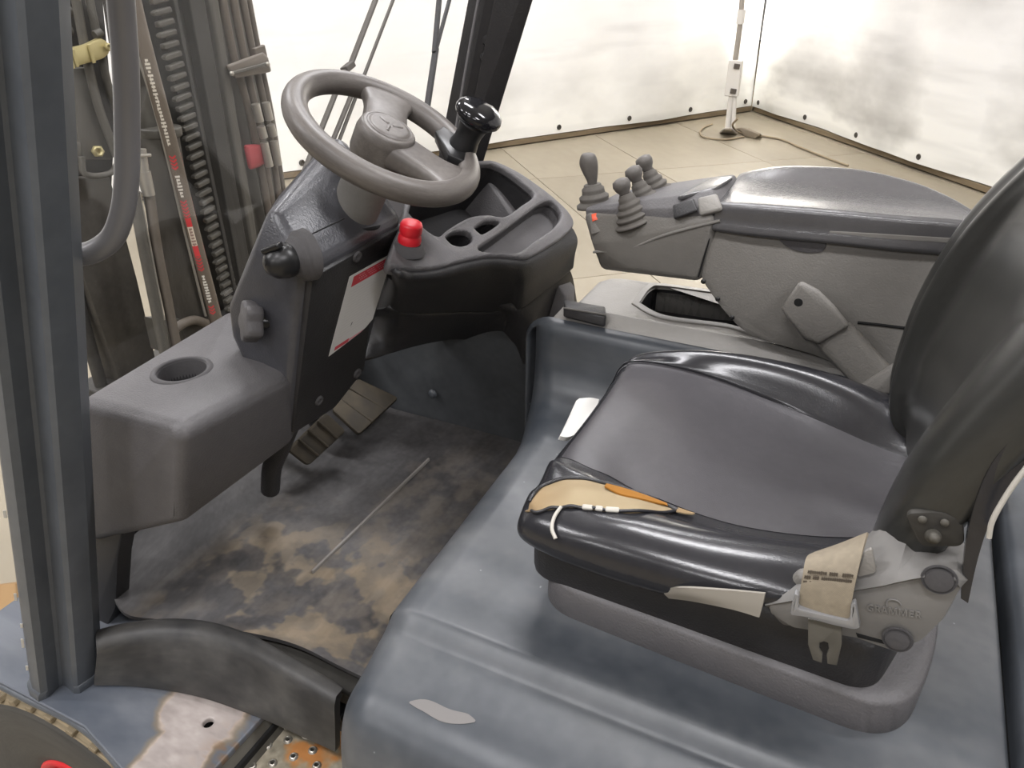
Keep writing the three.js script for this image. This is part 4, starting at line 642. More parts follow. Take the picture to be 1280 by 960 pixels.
  part('steel_line', tube([[-1.56, 1.5421, -1.2856], [-1.56, 1.4043, -1.3056], [-1.56, 1.2624, -1.3138], [-1.56, 1.0633, -1.3182], [-1.56, 0.8277, -1.3255]], 0.0035, { seg: 30, rad: 8 }), M.fitting, mast);
  // lift cylinder
  const cy0 = [-1.62, 1.2942, -1.3511], cy1 = [-1.62, 0.7587, -1.3172];
  part('lift_cylinder', lathe([[0, 0], [0.046, 0], [0.05, 0.006], [0.05, v3(cy0).distanceTo(v3(cy1))], [0, v3(cy0).distanceTo(v3(cy1))]], cy0, v3(cy1).sub(v3(cy0)).toArray(), 32), M.mastBeam, mast);
  part('cylinder_collar', lathe([[0, 0], [0.054, 0], [0.056, 0.004], [0.056, 0.02], [0.05, 0.024], [0, 0.024]], [-1.62, 1.3085, -1.3552], v3(cy1).sub(v3(cy0)).toArray(), 32), M.mastPaint, mast);
  part('cylinder_bracket', plate([[-1.62, 1.4683, -1.3413], [-1.62, 1.4306, -1.3669], [-1.62, 1.3187, -1.3827], [-1.62, 1.2907, -1.3697], [-1.62, 1.3037, -1.3014], [-1.62, 1.3481, -1.3193], [-1.62, 1.397, -1.3524]], 0.03, { toward: [1, 0, 0], b: 0.004, rc: 0.008 }), M.mastPaint, mast);
  // tilt link, clevis and bolt
  part('link_plate', plate([[-1.6, 1.4652, -1.1501], [-1.6, 1.4624, -1.1998], [-1.6, 1.3859, -1.2041], [-1.6, 1.3154, -1.2118], [-1.6, 1.2642, -1.2003], [-1.6, 1.2806, -1.1258], [-1.6, 1.3478, -1.1315]], 0.025, { toward: [1, 0, 0], b: 0.004, rc: 0.008 }), M.mastPaint, mast);
  part('link_bolt', lathe([[0.013, 0], [0.013, 0.01], [0.006, 0.012], [0.005, 0.004], [0, 0.004]], [-1.597, 1.2923, -1.162], [1, 0.1, 0.2], 6), M.zinc, mast);
  part('clevis', tube([[-1.59, 1.2905, -1.1171], [-1.59, 1.2568, -1.1124], [-1.59, 1.2444, -1.135], [-1.59, 1.2425, -1.181], [-1.59, 1.2549, -1.1979]], 0.007, { seg: 24, rad: 8 }), M.mastPaint, mast);
  part('side_lug', hull([[-1.64, 1.3147, -1.1082], [-1.64, 1.3114, -1.159], [-1.64, 1.2634, -1.1519], [-1.64, 1.2719, -1.0981], [-1.6, 1.3241, -1.0812], [-1.6, 1.3209, -1.1307], [-1.6, 1.2741, -1.1238], [-1.6, 1.2824, -1.0713]], 0.006), M.mastPaint, mast);
  part('side_lug', hull([[-1.66, 1.3717, -1.1381], [-1.66, 1.3718, -1.1778], [-1.66, 1.3451, -1.1732], [-1.66, 1.3455, -1.1334], [-1.62, 1.3796, -1.1107], [-1.62, 1.3797, -1.1494], [-1.62, 1.3537, -1.1449], [-1.62, 1.354, -1.1061]], 0.006), M.mastPaint, mast);
  // pipe clamp with two pipes
  part('pipe_clamp', plate([[-1.565, 1.5062, -1.1021], [-1.565, 1.5075, -1.1333], [-1.565, 1.5105, -1.1794], [-1.565, 1.5209, -1.2179], [-1.565, 1.5114, -1.235], [-1.565, 1.4893, -1.2343], [-1.565, 1.4789, -1.2128], [-1.565, 1.4745, -1.168], [-1.565, 1.4699, -1.1285], [-1.565, 1.47, -1.1027]], 0.016, { toward: [1, 0, 0], b: 0.005, rc: 0.01 }), M.zinc, mast, 'yellow zinc plated pipe clamp');
  for (const [a, b] of [[[-1.562, 1.5062, -1.1324], [-1.562, 1.4695, -1.1335]], [[-1.562, 1.5068, -1.1419], [-1.562, 1.4713, -1.1436]], [[-1.562, 1.5118, -1.1833], [-1.562, 1.4743, -1.185]]]) part('clamp_rib', bar(a, b, 0.005, 0.008, [0, 0, 1], 0.002), M.zinc, mast);
  for (const p of [[-1.562, 1.4888, -1.1121], [-1.562, 1.5013, -1.2274]]) part('clamp_bolt', lathe([[0.0085, 0], [0.0085, 0.008], [0.004, 0.009], [0.0035, 0.003], [0, 0.003]], p, [1, 0.1, 0.2], 6), M.zinc, mast);
  part('pipe', tube([[-1.585, 1.9868, -1.2268], [-1.585, 1.5782, -1.1958], [-1.585, 1.5024, -1.1888], [-1.585, 1.39, -1.1851], [-1.585, 1.2749, -1.1998]], 0.0095, { seg: 24 }), M.mastPaint, mast);
  part('pipe', tube([[-1.585, 1.9911, -1.2573], [-1.585, 1.5686, -1.2274], [-1.585, 1.5067, -1.2257], [-1.585, 1.4178, -1.2225], [-1.585, 1.3483, -1.2309]], 0.0085, { seg: 24 }), M.mastPaint, mast);
  part('pipe_nut', tube([[-1.575, 1.5256, -1.2117], [-1.575, 1.5303, -1.229]], 0.009, { seg: 2, rad: 6 }), M.mastPaint, mast);
  for (const [a, b] of [[[-1.64, 1.5657, -1.1757], [-1.64, 1.569, -1.2183]], [[-1.64, 1.5301, -1.164], [-1.64, 1.5327, -1.2065]]]) part('valve_stub', tube([a, b], 0.011, { seg: 2, rad: 12 }), M.mastPaint, mast);
  // hoses with pale fittings right of the grab handle
  part('fitting', tube([[-1.55, 1.2863, -1.2394], [-1.55, 1.2331, -1.2328]], 0.012, { seg: 2, rad: 8 }), M.fitting, mast);
  part('fitting', tube([[-1.55, 1.2366, -1.2338], [-1.55, 1.181, -1.2313]], 0.0145, { seg: 2, rad: 8 }), M.fitting, mast);
  part('fitting_pin', tube([[-1.54, 1.2756, -1.2185], [-1.54, 1.27, -1.253]], 0.004, { seg: 2, rad: 8 }), M.fitting, mast);
  part('hose', tube([[-1.555, 1.1864, -1.2373], [-1.555, 1.0531, -1.2224], [-1.555, 0.9293, -1.2166], [-1.555, 0.7747, -1.2094]], 0.0125, { seg: 24 }), M.hose, mast);
  part('hose', tube([[-1.56, 1.1946, -1.2028], [-1.56, 1.0821, -1.1923], [-1.56, 0.9408, -1.1845], [-1.56, 0.7892, -1.1761]], 0.0135, { seg: 24 }), M.mastPaint, mast);
  part('steel_line', tube([[-1.55, 1.1946, -1.2077], [-1.55, 1.0806, -1.2019], [-1.55, 0.8758, -1.1891]], 0.0028, { seg: 24, rad: 8 }), M.fitting, mast);
  part('hose_bend', tube([[-1.56, 0.8295, -1.2083], [-1.56, 0.8375, -1.2423], [-1.56, 0.8332, -1.2847], [-1.56, 0.8075, -1.323]], 0.012, { seg: 16 }), M.hose, mast);
  part('mast_foot', plate([[-1.6, 0.858, -1.2067], [-1.6, 0.7999, -1.3669], [-1.6, 0.6868, -1.4301], [-1.6, 0.767, -1.2039]], 0.05, { toward: [1, 0, 0], b: 0.005 }), M.mastPaint, mast);
  // four hoses beside the outer rail, their bracket and fittings
  for (const [a, b, c, d, r] of [[[-1.62, 2.0486, -1.6412], [-1.62, 1.4548, -1.6449], [-1.62, 1.268, -1.6716], [-1.62, 0.8397, -1.6869], 0.0105], [[-1.62, 2.0525, -1.668], [-1.62, 1.451, -1.6824], [-1.62, 1.2637, -1.696], [-1.62, 0.8349, -1.7005], 0.0105], [[-1.62, 2.0557, -1.6904], [-1.62, 1.4474, -1.718], [-1.62, 1.2571, -1.7337], [-1.62, 0.8254, -1.7281], 0.01], [[-1.63, 2.0608, -1.7212], [-1.63, 1.4437, -1.75], [-1.63, 1.251, -1.7638], [-1.63, 0.8126, -1.7599], 0.009]]) part('hose', tube([a, b, c, d], r, { seg: 30 }), M.hose, mast);
  part('hose_bracket', hull([[-1.58, 1.4187, -1.5738], [-1.58, 1.4375, -1.7177], [-1.58, 1.4238, -1.7334], [-1.58, 1.3915, -1.7323], [-1.58, 1.3931, -1.593], [-1.62, 1.4115, -1.6137], [-1.62, 1.4309, -1.7612], [-1.62, 1.3837, -1.7761], [-1.62, 1.3854, -1.6333]], 0.006), M.hose, mast);
  part('bracket_rib', bar([-1.572, 1.4036, -1.5757], [-1.572, 1.4115, -1.7214], 0.006, 0.008, [0, 1, 0], 0.002), M.mastPaint, mast);
  part('bracket_top', bar([-1.6, 1.4342, -1.702], [-1.6, 1.4398, -1.7439], 0.012, 0.03, [0, 1, 0], 0.003), M.hose, mast);
  for (const p of [[-1.568, 1.404, -1.5745], [-1.568, 1.411, -1.7105]]) part('bracket_bolt', lathe([[0.006, 0], [0.006, 0.005], [0, 0.006]], p, [1, 0.1, 0.2], 6), M.fitting, mast);
  for (const [a, b] of [[[-1.59, 1.3137, -1.6652], [-1.59, 1.2661, -1.6728]], [[-1.595, 1.3102, -1.7112], [-1.595, 1.2623, -1.7164]], [[-1.59, 1.2532, -1.673], [-1.59, 1.2219, -1.6785]], [[-1.595, 1.2492, -1.7167], [-1.595, 1.2173, -1.7227]], [[-1.59, 1.2094, -1.6756], [-1.59, 1.1411, -1.6827]], [[-1.595, 1.2045, -1.7198], [-1.595, 1.1356, -1.7245]]]) part('fitting', tube([a, b], 0.0115, { seg: 2, rad: 8 }), M.fitting, mast);
  part('red_cap', hull([[-1.63, 1.2036, -1.6416], [-1.63, 1.1953, -1.704], [-1.63, 1.1365, -1.7035], [-1.63, 1.1364, -1.6443], [-1.6, 1.2127, -1.6113], [-1.6, 1.2046, -1.6727], [-1.6, 1.1469, -1.6722], [-1.6, 1.1467, -1.614]], 0.008), mat({ color: 0x9a3a3e, roughness: 0.6 }), mast, 'dull red cap');
  for (const [za, zb] of [[-1.06, -1.16], [-1.50, -1.60]]) part('mast_rail', hull([-0.11, 0.70].flatMap((y) => [[-1.78, y, za], [-1.78, y, zb], [-1.62, y, za], [-1.62, y, zb]]), 0.005), M.mastDark, mast);
  for (const y of [0.05, 0.55]) part('mast_crossmember', hull([y, y + 0.14].flatMap((q) => [[-1.76, q, -1.1], [-1.76, q, -1.56], [-1.66, q, -1.1], [-1.66, q, -1.56]]), 0.006), M.mastPaint, mast);
  part('rust_foot', hull([[-2.3644, -0.12, -0.8816], [-2.2667, -0.12, -0.9572], [-2.0625, -0.12, -0.8251], [-2.1545, -0.12, -0.7459], [-2.2995, -0.07, -0.8574], [-2.2045, -0.07, -0.9309], [-2.0058, -0.07, -0.8024], [-2.0953, -0.07, -0.7254]], 0.01), mat({ color: 0x94764f, roughness: 0.8 }), mast, 'rusty orange mast foot');
}

{ // low side tray beside the seat
  const st = groupPart('side_tray', truck);
  const a = [-0.4744, 1.1251, -1.14], b = [-0.5185, 1.1095, -1.34], c = [-0.4869, 1.1315, -1.37], d = [-0.2862, 1.145, -1.375];
  const yT = (x) => 1.118 + 0.03 * (x + 0.45), nearL = [[-0.475, 1.095], [-0.45, 1.112], [-0.40, 1.115], [-0.25, 1.12], [-0.06, 1.135], [0.1, 1.14]];
  // top with a tray opening
  const S = new THREE.Shape([[-0.47, 1.136], [0.2, 1.136], [0.2, 1.385], [-0.43, 1.385], [-0.455, 1.375], [-0.47, 1.35]].map((p) => new THREE.Vector2(p[0], p[1])));
  const hole = (g) => { const q = [[-0.3603, 1.115, -1.2661], [-0.362, 1.12, -1.3437], [-0.3394, 1.12, -1.3634], [-0.232, 1.12, -1.3647], [-0.1453, 1.12, -1.3705], [-0.1191, 1.12, -1.2203], [-0.1943, 1.117, -1.231], [-0.2991, 1.115, -1.2273]].map((p) => [p[0], -p[2]]); const cx = q.reduce((s, p) => s + p[0] / q.length, 0), cy = q.reduce((s, p) => s + p[1] / q.length, 0); const f = q.map((p) => new THREE.Vector2(cx + (p[0] - cx) * (1 + g), cy + (p[1] - cy) * (1 + g * 1.6))); return new THREE.SplineCurve([...f, f[0]]).getPoints(64).slice(0, -1); };
  const H = new THREE.Path(hole(0)); S.holes.push(H);
  const up = (g, y) => { const q = g.clone(); q.rotateX(-Math.PI / 2); q.translate(0, y, 0); return q; };
  const slope = (g) => { const p = g.attributes.position; for (let i = 0; i < p.count; i++) p.setY(i, p.getY(i) + 0.04 * (p.getX(i) + 0.3)); return g; };
  const e = (S_, dep, bv) => toCreasedNormals(new THREE.ExtrudeGeometry(S_, { depth: dep, bevelEnabled: bv > 0, bevelSize: bv, bevelOffset: -bv, bevelThickness: bv, bevelSegments: 4, curveSegments: 8 }), 0.7);
  part('body', boxUV(slope(up(e(S, 0.05, 0.012), 1.062))), M.trayGrey, st);
  part('tray_rim', (() => { const R = new THREE.Shape(hole(0.1)); R.holes.push(new THREE.Path(hole(0.0))); return boxUV(slope(up(e(R, 0.004, 0.002), 1.121))); })(), M.trayGrey, st);
  part('tray_well', (() => { const R = new THREE.Shape(hole(0.02)); R.holes.push(new THREE.Path(hole(0.0))); return boxUV(slope(join(up(e(R, 0.05, 0), 1.07), up(e(new THREE.Shape(hole(0.02)), 0.004, 0), 1.068)))); })(), M.plasticDark, st);
  part('near_side', hull([[-0.4783, 1.1218, -1.135], [-0.468, 1.1367, -1.16], [-0.06, 1.138, -1.16], [0.2, 1.145, -1.16], [0.2, 1.10, -1.128], [-0.06, 1.10, -1.13], [-0.365, 1.1004, -1.13], [-0.4728, 1.1111, -1.13], [-0.40, 1.10, -1.18], [0.2, 1.1, -1.18]], 0.006), M.trayGrey, st);
  part('latch', hull([[-0.4654, 1.1496, -1.16], [-0.385, 1.1517, -1.16], [-0.4519, 1.139, -1.125], [-0.3727, 1.1358, -1.125], [-0.465, 1.1229, -1.18], [-0.3903, 1.1224, -1.18], [-0.4505, 1.1502, -1.128], [-0.3732, 1.1493, -1.128]], 0.004), M.plasticDark, st);
  part('latch_edge', bar([-0.4498, 1.1526, -1.126], [-0.3743, 1.1551, -1.126], 0.002, 0.003, [0, 1, 0], 0.001), M.consoleGrey, st);
}
{ // armrest console: body, padded armrest, finger-lever module
  const con = groupPart('armrest_console', truck);
  const zc = -1.125;
  // side body: plate outline on the seat side, 0.13 deep
  part('body', plate([[-0.2018, 1.352, -1.125], [0.1143, 1.3725, -1.125], [0.1909, 1.0844, -1.125], [0.0419, 1.1268, -1.125], [-0.0252, 1.1516, -1.125], [-0.0727, 1.1571, -1.125], [-0.1152, 1.1613, -1.125], [-0.1521, 1.1713, -1.125], [-0.1916, 1.2056, -1.125], [-0.2296, 1.2494, -1.125], [-0.2256, 1.2967, -1.125]], 0.12, { toward: [0, 0, 1], rc: 0.02, b: 0.008 }), M.consoleGrey, con);
  part('panel_seam', tube([[0.0076, 1.2213, -1.1245], [0.0371, 1.2236, -1.1245], [0.1523, 1.2296, -1.1245]], 0.0022, { seg: 16, rad: 6 }), M.hole, con);
  part('seam', tube([[-0.2174, 1.3507, -1.122], [-0.2194, 1.3112, -1.122], [-0.2238, 1.2788, -1.122], [-0.2277, 1.2508, -1.122]], 0.0015, { seg: 16, rad: 6 }), M.hole, con);
  part('pocket', plate([[-0.1377, 1.3406, -1.122], [-0.0582, 1.3465, -1.122], [-0.0547, 1.3178, -1.122], [-0.0829, 1.312, -1.122], [-0.1091, 1.3162, -1.122]], 0.006, { toward: [0, 0, 1], rc: 0.012, b: 0.003 }), M.plastic, con);
  part('slot_strip', bar([-0.0559, 1.3481, -1.118], [0.0941, 1.3608, -1.118], 0.006, 0.008, [0, 1, 0], 0.002), M.trayGrey, con);
  for (const p of [[-0.2191, 1.2452, -1.12], [-0.1937, 1.2207, -1.12], [-0.168, 1.1948, -1.12]]) part('screw', lathe([[0.004, 0], [0.003, 0.002], [0, 0.002]], p, [0, 0, 1], 12), M.black, con);
  // padded armrest: closed loft along x
  const ring = (x, yN, yF, zN, zF, h, dip) => [[x, yN - h, zN - 0.002], [x, yN - h * 0.55, zN + 0.001], [x, yN - 0.010, zN + 0.001], [x, yN - 0.003, zN - 0.001], [x, yN, zN - 0.005], [x, yN + 0.001, zN - 0.014], [x, (yN * 2 + yF) / 3 - dip, zN + (zF - zN) * 0.33], [x, (yN + yF * 2) / 3 - dip, zN + (zF - zN) * 0.66], [x, yF, zF + 0.012], [x, yF - 0.010, zF], [x, yF - h, zF + 0.004], [x, yN - h - 0.004, (zN + zF) / 2]];
  const rs = [ring(-0.216, 1.352, 1.356, -1.130, -1.280, 0.026, 0), ring(-0.2145, 1.362, 1.368, -1.122, -1.287, 0.036, 0), ring(-0.209, 1.368, 1.376, -1.119, -1.291, 0.042, 0.001), ring(-0.15, 1.373, 1.390, -1.117, -1.30, 0.046, 0.004), ring(-0.05, 1.378, 1.397, -1.117, -1.30, 0.046, 0.006), ring(0.03, 1.381, 1.392, -1.117, -1.285, 0.046, 0.006), ring(0.08, 1.384, 1.388, -1.117, -1.245, 0.046, 0.003), ring(0.11, 1.384, 1.385, -1.117, -1.20, 0.046, 0), ring(0.13, 1.38, 1.38, -1.12, -1.16, 0.04, 0)];
  part('armrest_pad', loft(rs, 5, 4, { closedV: true, capA: true, capB: true }), M.armrest, con, 'smooth worn black padded armrest');
  // lever module: sloping box from the armrest down to the front
  const F0 = [-0.4371, 1.3121, -1.16], F1 = [-0.4387, 1.2901, -1.3];
  part('module_body', hull([[-0.4393, 1.3063, -1.17], [-0.4182, 1.2662, -1.15], [-0.4074, 1.2203, -1.17], [-0.3554, 1.2328, -1.14], [-0.2476, 1.2464, -1.128], [-0.2201, 1.2474, -1.128], [-0.2079, 1.3496, -1.122], [-0.2712, 1.33, -1.125], [-0.3275, 1.3004, -1.128], [-0.3942, 1.2785, -1.14],
    [-0.42, 1.30, -1.27], [-0.40, 1.24, -1.26], [-0.22, 1.33, -1.28], [-0.22, 1.25, -1.26], [-0.22, 1.355, -1.27]], 0.014, 1.35), M.consoleGrey, con);
  part('module_band', tube([[-0.4096, 1.2529, -1.148], [-0.3544, 1.2695, -1.137], [-0.2888, 1.3072, -1.125], [-0.2449, 1.3282, -1.119], [-0.2058, 1.3445, -1.116]], 0.0025, { seg: 30, rad: 8 }), M.trayGrey, con);
  part('module_top', hull([[-0.4367, 1.3107, -1.17], [-0.4178, 1.2711, -1.152], [-0.3438, 1.2916, -1.14], [-0.2861, 1.3233, -1.132], [-0.2485, 1.3456, -1.125], [-0.2088, 1.3597, -1.12], [-0.2236, 1.375, -1.14], [-0.215, 1.372, -1.26], [-0.25, 1.362, -1.27], [-0.34, 1.335, -1.285], [-0.41, 1.315, -1.28], [-0.40, 1.29, -1.27], [-0.23, 1.33, -1.27]], 0.008, 1.2), M.plastic, con);
  // buttons and end pad
  part('button', hull([[-0.282, 1.3536, -1.128], [-0.2495, 1.3676, -1.128], [-0.2398, 1.3559, -1.114], [-0.2739, 1.3378, -1.114], [-0.281, 1.3339, -1.15], [-0.2531, 1.3502, -1.15]], 0.003), M.plasticDark, con);
  part('end_pad', hull([[-0.2466, 1.3687, -1.13], [-0.2172, 1.3796, -1.13], [-0.2039, 1.3626, -1.112], [-0.2348, 1.3487, -1.112], [-0.2429, 1.3467, -1.15], [-0.2192, 1.3597, -1.15]], 0.005), M.trayGrey, con);
  part('cover_flap', plate([[-0.2774, 1.365, -1.1335], [-0.227, 1.38, -1.1514], [-0.2147, 1.383, -1.2193], [-0.251, 1.372, -1.2422]], 0.006, { toward: [0, 1, 0], b: 0.002, rc: 0.004, out: 0.001 }), M.armrest, con);
  // switch plate with the red marked rocker
  part('rocker', hull([[-0.4257, 1.3129, -1.163], [-0.4112, 1.3188, -1.168], [-0.3971, 1.2897, -1.146], [-0.4122, 1.283, -1.143], [-0.4214, 1.2967, -1.165], [-0.4076, 1.3014, -1.165]], 0.002), M.consoleGrey, con);
  part('red_marker', hull([[-0.4209, 1.3123, -1.158], [-0.4109, 1.3159, -1.162], [-0.4057, 1.3072, -1.155], [-0.4157, 1.303, -1.151], [-0.4183, 1.3058, -1.163], [-0.4115, 1.3095, -1.163]], 0.0008), mat({ color: 0xd9502c, roughness: 0.4 }), con, 'orange red symbol on the rocker switch');
  // levers with ribbed boots
  const boot = (o, d, n, r0, r1, len) => { const P = [[0, 0], [r0, 0]]; for (let k = 0; k < n; k++) { const r = r0 + (r1 - r0) * (k / (n - 1)); P.push([r, len * (k + 0.15) / n], [r, len * (k + 0.42) / n], [r * 0.78, len * (k + 0.72) / n], [r * 0.78, len * (k + 0.88) / n]); } P.push([r1 * 0.7, len], [0, len]); return lathe(P, o, d, 30); };
  const levers = [[[-0.3436, 1.3095, -1.155], [-0.42, 0.9, 0.05], 0.034, 0.0135, 0.05], [[-0.3388, 1.3183, -1.205], [-0.46, 0.9, 0.05], 0.031, 0.0125, 0.05], [[-0.334, 1.3243, -1.255], [-0.5, 0.88, 0.05], 0.029, 0.0125, 0.052]];
  for (const [o, d, r0, r1, len] of levers) {
    const D = v3(d).normalize().toArray(), tip = v3(o).addScaledVector(v3(D), len).toArray();
    part('lever_boot', boot(o, D, 5, r0, r1, len), M.boot, con);
    part('lever_cap', lathe([[0, 0], [0.009, 0], [0.0085, 0.006], [0.0125, 0.012], [0.0145, 0.019], [0.0125, 0.026], [0.006, 0.029], [0, 0.029]], add3(tip, D.map((v) => v * -0.004)), D, 28), M.lever, con);
  }
  const jo = [-0.4334, 1.3096, -1.21], jd = v3([-0.20, 0.97, -0.02]).normalize().toArray(), jp = (k) => v3(jo).addScaledVector(v3(jd), k).toArray();
  part('joystick_boot', boot(jo, jd, 3, 0.031, 0.019, 0.038), M.boot, con);
  const jr = (k, a, b, off = 0) => Array.from({ length: 14 }, (_, i) => { const q = i / 14 * Math.PI * 2; return add3(jp(k), [Math.cos(q) * a + off, 0, Math.sin(q) * b]); });
  part('joystick_grip', loft([jr(0.034, 0.007, 0.007), jr(0.044, 0.009, 0.009), jr(0.055, 0.0125, 0.012, -0.001), jr(0.068, 0.0155, 0.014, -0.002), jr(0.078, 0.0145, 0.014, -0.001), jr(0.086, 0.011, 0.011), jr(0.0885, 0.005, 0.006, 0.001)], 4, 3, { closedV: true, capA: true, capB: true }), M.lever, con);
}

{ // operator seat
  const seat = groupPart('operator_seat', truck, 'black leatherette seat with torn front corner');
  // suspension base
  const plan = (pts, y0, y1, b) => { const S = new THREE.Shape(); const P = pts.map((p) => new THREE.Vector2(p[0], -p[1])), n = P.length; for (let k = 0; k < n; k++) { const p = P[k], a = P[(k + n - 1) % n], c = P[(k + 1) % n], r = pts[k][2]; const s = p.clone().add(a.clone().sub(p).setLength(r)), e = p.clone().add(c.clone().sub(p).setLength(r)); k ? S.lineTo(s.x, s.y) : S.moveTo(s.x, s.y); S.quadraticCurveTo(p.x, p.y, e.x, e.y); } S.closePath(); const g = new THREE.ExtrudeGeometry(S, { depth: y1 - y0 - 2 * b, bevelEnabled: true, bevelSize: b, bevelThickness: b, bevelOffset: -b, bevelSegments: 4, curveSegments: 14 }); g.rotateX(-Math.PI / 2); g.translate(0, y0 + b, 0); return boxUV(toCreasedNormals(g, 0.6)); };
  part('base_cover', plan([[-0.285, -0.625, 0.03], [0.10, -0.617, 0.03], [0.125, -0.70, 0.03], [0.125, -1.0, 0.03], [-0.285, -1.0, 0.03]], 1.03, 1.115, 0.02), M.plasticDark, seat);
  part('base_ledge', plan([[-0.27, -0.622, 0.05], [0.135, -0.606, 0.055], [0.162, -0.72, 0.055], [0.162, -1.0, 0.03], [-0.27, -1.0, 0.03]], 0.985, 1.045, 0.012), M.plastic, seat);
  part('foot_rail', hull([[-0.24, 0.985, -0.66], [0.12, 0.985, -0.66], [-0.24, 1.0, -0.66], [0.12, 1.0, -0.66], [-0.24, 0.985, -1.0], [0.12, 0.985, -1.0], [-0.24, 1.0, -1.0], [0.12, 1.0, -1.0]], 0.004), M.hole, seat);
  // cushion: rings along x, near side first
  const ring = (x, zn, zf, t, b, ba, pa, sn, sf, bf = 1.09) => [ // t, ba: bolster tops; b, bf: undersides; pa: panel height; sn, sf: seam distances from the sides
    [x, b, zn - 0.04], [x, b + 0.012, zn - 0.006], [x, (b + t) / 2, zn + 0.004], [x, t - 0.012, zn - 0.004], [x, t, zn - sn * 0.25], [x, t - 0.005, zn - sn * 0.5], [x, pa + 0.006, zn - sn * 0.78], [x, pa, zn - sn], [x, pa - 0.004, (zn - sn + zf + sf) / 2], [x, pa, zf + sf], [x, pa + 0.010, zf + sf * 0.8], [x, ba - 0.004, zf + sf * 0.52], [x, ba, zf + sf * 0.25], [x, ba - 0.02, zf + 0.002], [x, (bf + ba) / 2, zf - 0.002], [x, bf, zf + 0.03], [x, bf, (zn + zf) / 2]];
  const R = [ring(-0.302, -0.655, -1.00, 1.118, 1.10, 1.118, 1.119, 0.10, 0.05), ring(-0.298, -0.63, -1.022, 1.134, 1.09, 1.135, 1.135, 0.11, 0.055), ring(-0.284, -0.61, -1.036, 1.147, 1.088, 1.150, 1.146, 0.12, 0.06), ring(-0.24, -0.597, -1.048, 1.156, 1.09, 1.162, 1.148, 0.12, 0.062), ring(-0.17, -0.588, -1.06, 1.166, 1.096, 1.172, 1.141, 0.12, 0.066), ring(-0.08, -0.584, -1.066, 1.174, 1.108, 1.176, 1.132, 0.125, 0.085), ring(0.0, -0.590, -1.062, 1.180, 1.13, 1.176, 1.131, 0.135, 0.11), ring(0.07, -0.60, -1.05, 1.180, 1.145, 1.170, 1.135, 0.15, 0.135), ring(0.13, -0.63, -1.03, 1.160, 1.14, 1.155, 1.142, 0.15, 0.14)];
  const G = gridPts(R, 6, 4, true);
  // creases in the cover: small radial folds near the torn corner and at the seam
  const put = (g) => g.map((r) => r.map((p) => { const [x, y, z] = p; let d = 0; if (y > 1.1) { d -= 0.003 * Math.exp(-(((z + 0.73 + 0.09 * (x + 0.3)) / 0.006) ** 2)); d += 0.0022 * Math.sin((x * 0.8 + z) * 90) * Math.exp(-(((x + 0.21) / 0.05) ** 2) - (((z + 0.68) / 0.06) ** 2)); d += 0.004 * Math.exp(-(((x - 0.04) / 0.03) ** 2) - (((z + 0.80) / 0.012) ** 2)); } return [x, y + d, z]; }));
  const GG = put(G);
  const cushion = part('seat_cushion', meshGrid(GG, { closedV: true, capA: true, capB: true }), M.leather, seat);
  // matte centre panel: the same surface between its seams, 1.5 mm proud
  const sub = (i0, i1, j0, j1, lift) => GG.slice(i0, i1 + 1).map((r, i) => { const row = []; for (let j = j0; j <= j1; j++) { const p = r[j]; row.push([p[0], p[1] + lift * Math.min(1, Math.min(j - j0, j1 - j, i, i1 - i0 - i) / 1.5) + 0.0007, p[2]]); } return row; });
  part('seat_panel', meshGrid(sub(11, 48, 28, 38, 0.0022)), M.leatherPanel, seat, 'matte worn centre panel');
  // tear at the near front corner: bare foam bulging between the edges of the split cover
  {
    const U = [[-0.2809, 1.1407, -0.6192], [-0.2836, 1.1440, -0.6292], [-0.2833, 1.1471, -0.6395], [-0.2821, 1.1450, -0.6595], [-0.2747, 1.1465, -0.6704], [-0.2626, 1.1509, -0.6775], [-0.2510, 1.1534, -0.6811], [-0.2376, 1.1540, -0.6851], [-0.2224, 1.1512, -0.6898], [-0.2005, 1.1450, -0.6989], [-0.1765, 1.1421, -0.7002], [-0.1520, 1.1400, -0.6988], [-0.1298, 1.1372, -0.6975]];
    const L = [[-0.2809, 1.1400, -0.6185], [-0.2771, 1.1425, -0.6190], [-0.2688, 1.1440, -0.6158], [-0.2613, 1.1488, -0.6190], [-0.2538, 1.1520, -0.6217], [-0.2431, 1.1550, -0.6245], [-0.2324, 1.1577, -0.6274], [-0.2216, 1.1588, -0.6297], [-0.2108, 1.1599, -0.6320], [-0.1892, 1.1613, -0.6361], [-0.1614, 1.1612, -0.6482], [-0.1418, 1.1448, -0.6784], [-0.1298, 1.1372, -0.6970]];
    const up = (p, d) => [p[0] - d * 0.3, p[1] + d, p[2] + d * 0.25], bulge = [0.0016, 0.004, 0.0052, 0.004, 0.0018];
    const rows = bulge.map((b, r) => U.map((u, k) => { const e = Math.min(1, Math.min(k, 12 - k) / 2); return up(mix3(u, L[k], r / 4), b * (0.3 + 0.7 * e) + 0.001 * rnd()); }));
    part('exposed_foam', sheet(gridPts(rows, 4, 3), 0.004), M.foam, seat, 'bare tan foam showing through the tear');
    const st = [8.4, 9.2, 10, 10.8, 11.4].map((q) => { const k = Math.floor(q), f = q - k; return [mix3(U[k], U[k + 1], f), mix3(L[k], L[k + 1], f)]; });
    part('foam_stain', sheet(gridPts([st.map(([a, b]) => up(mix3(a, b, 0.08), 0.0048)), st.map(([a, b], k) => up(mix3(a, b, 0.2), 0.0066 - 0.0004 * k)), st.map(([a, b], k) => up(mix3(a, b, k === 0 || k === 4 ? 0.24 : 0.42), 0.0066 - 0.0006 * k))], 4, 4), 0.002, true), M.stainFoam, seat, 'brown stained foam');
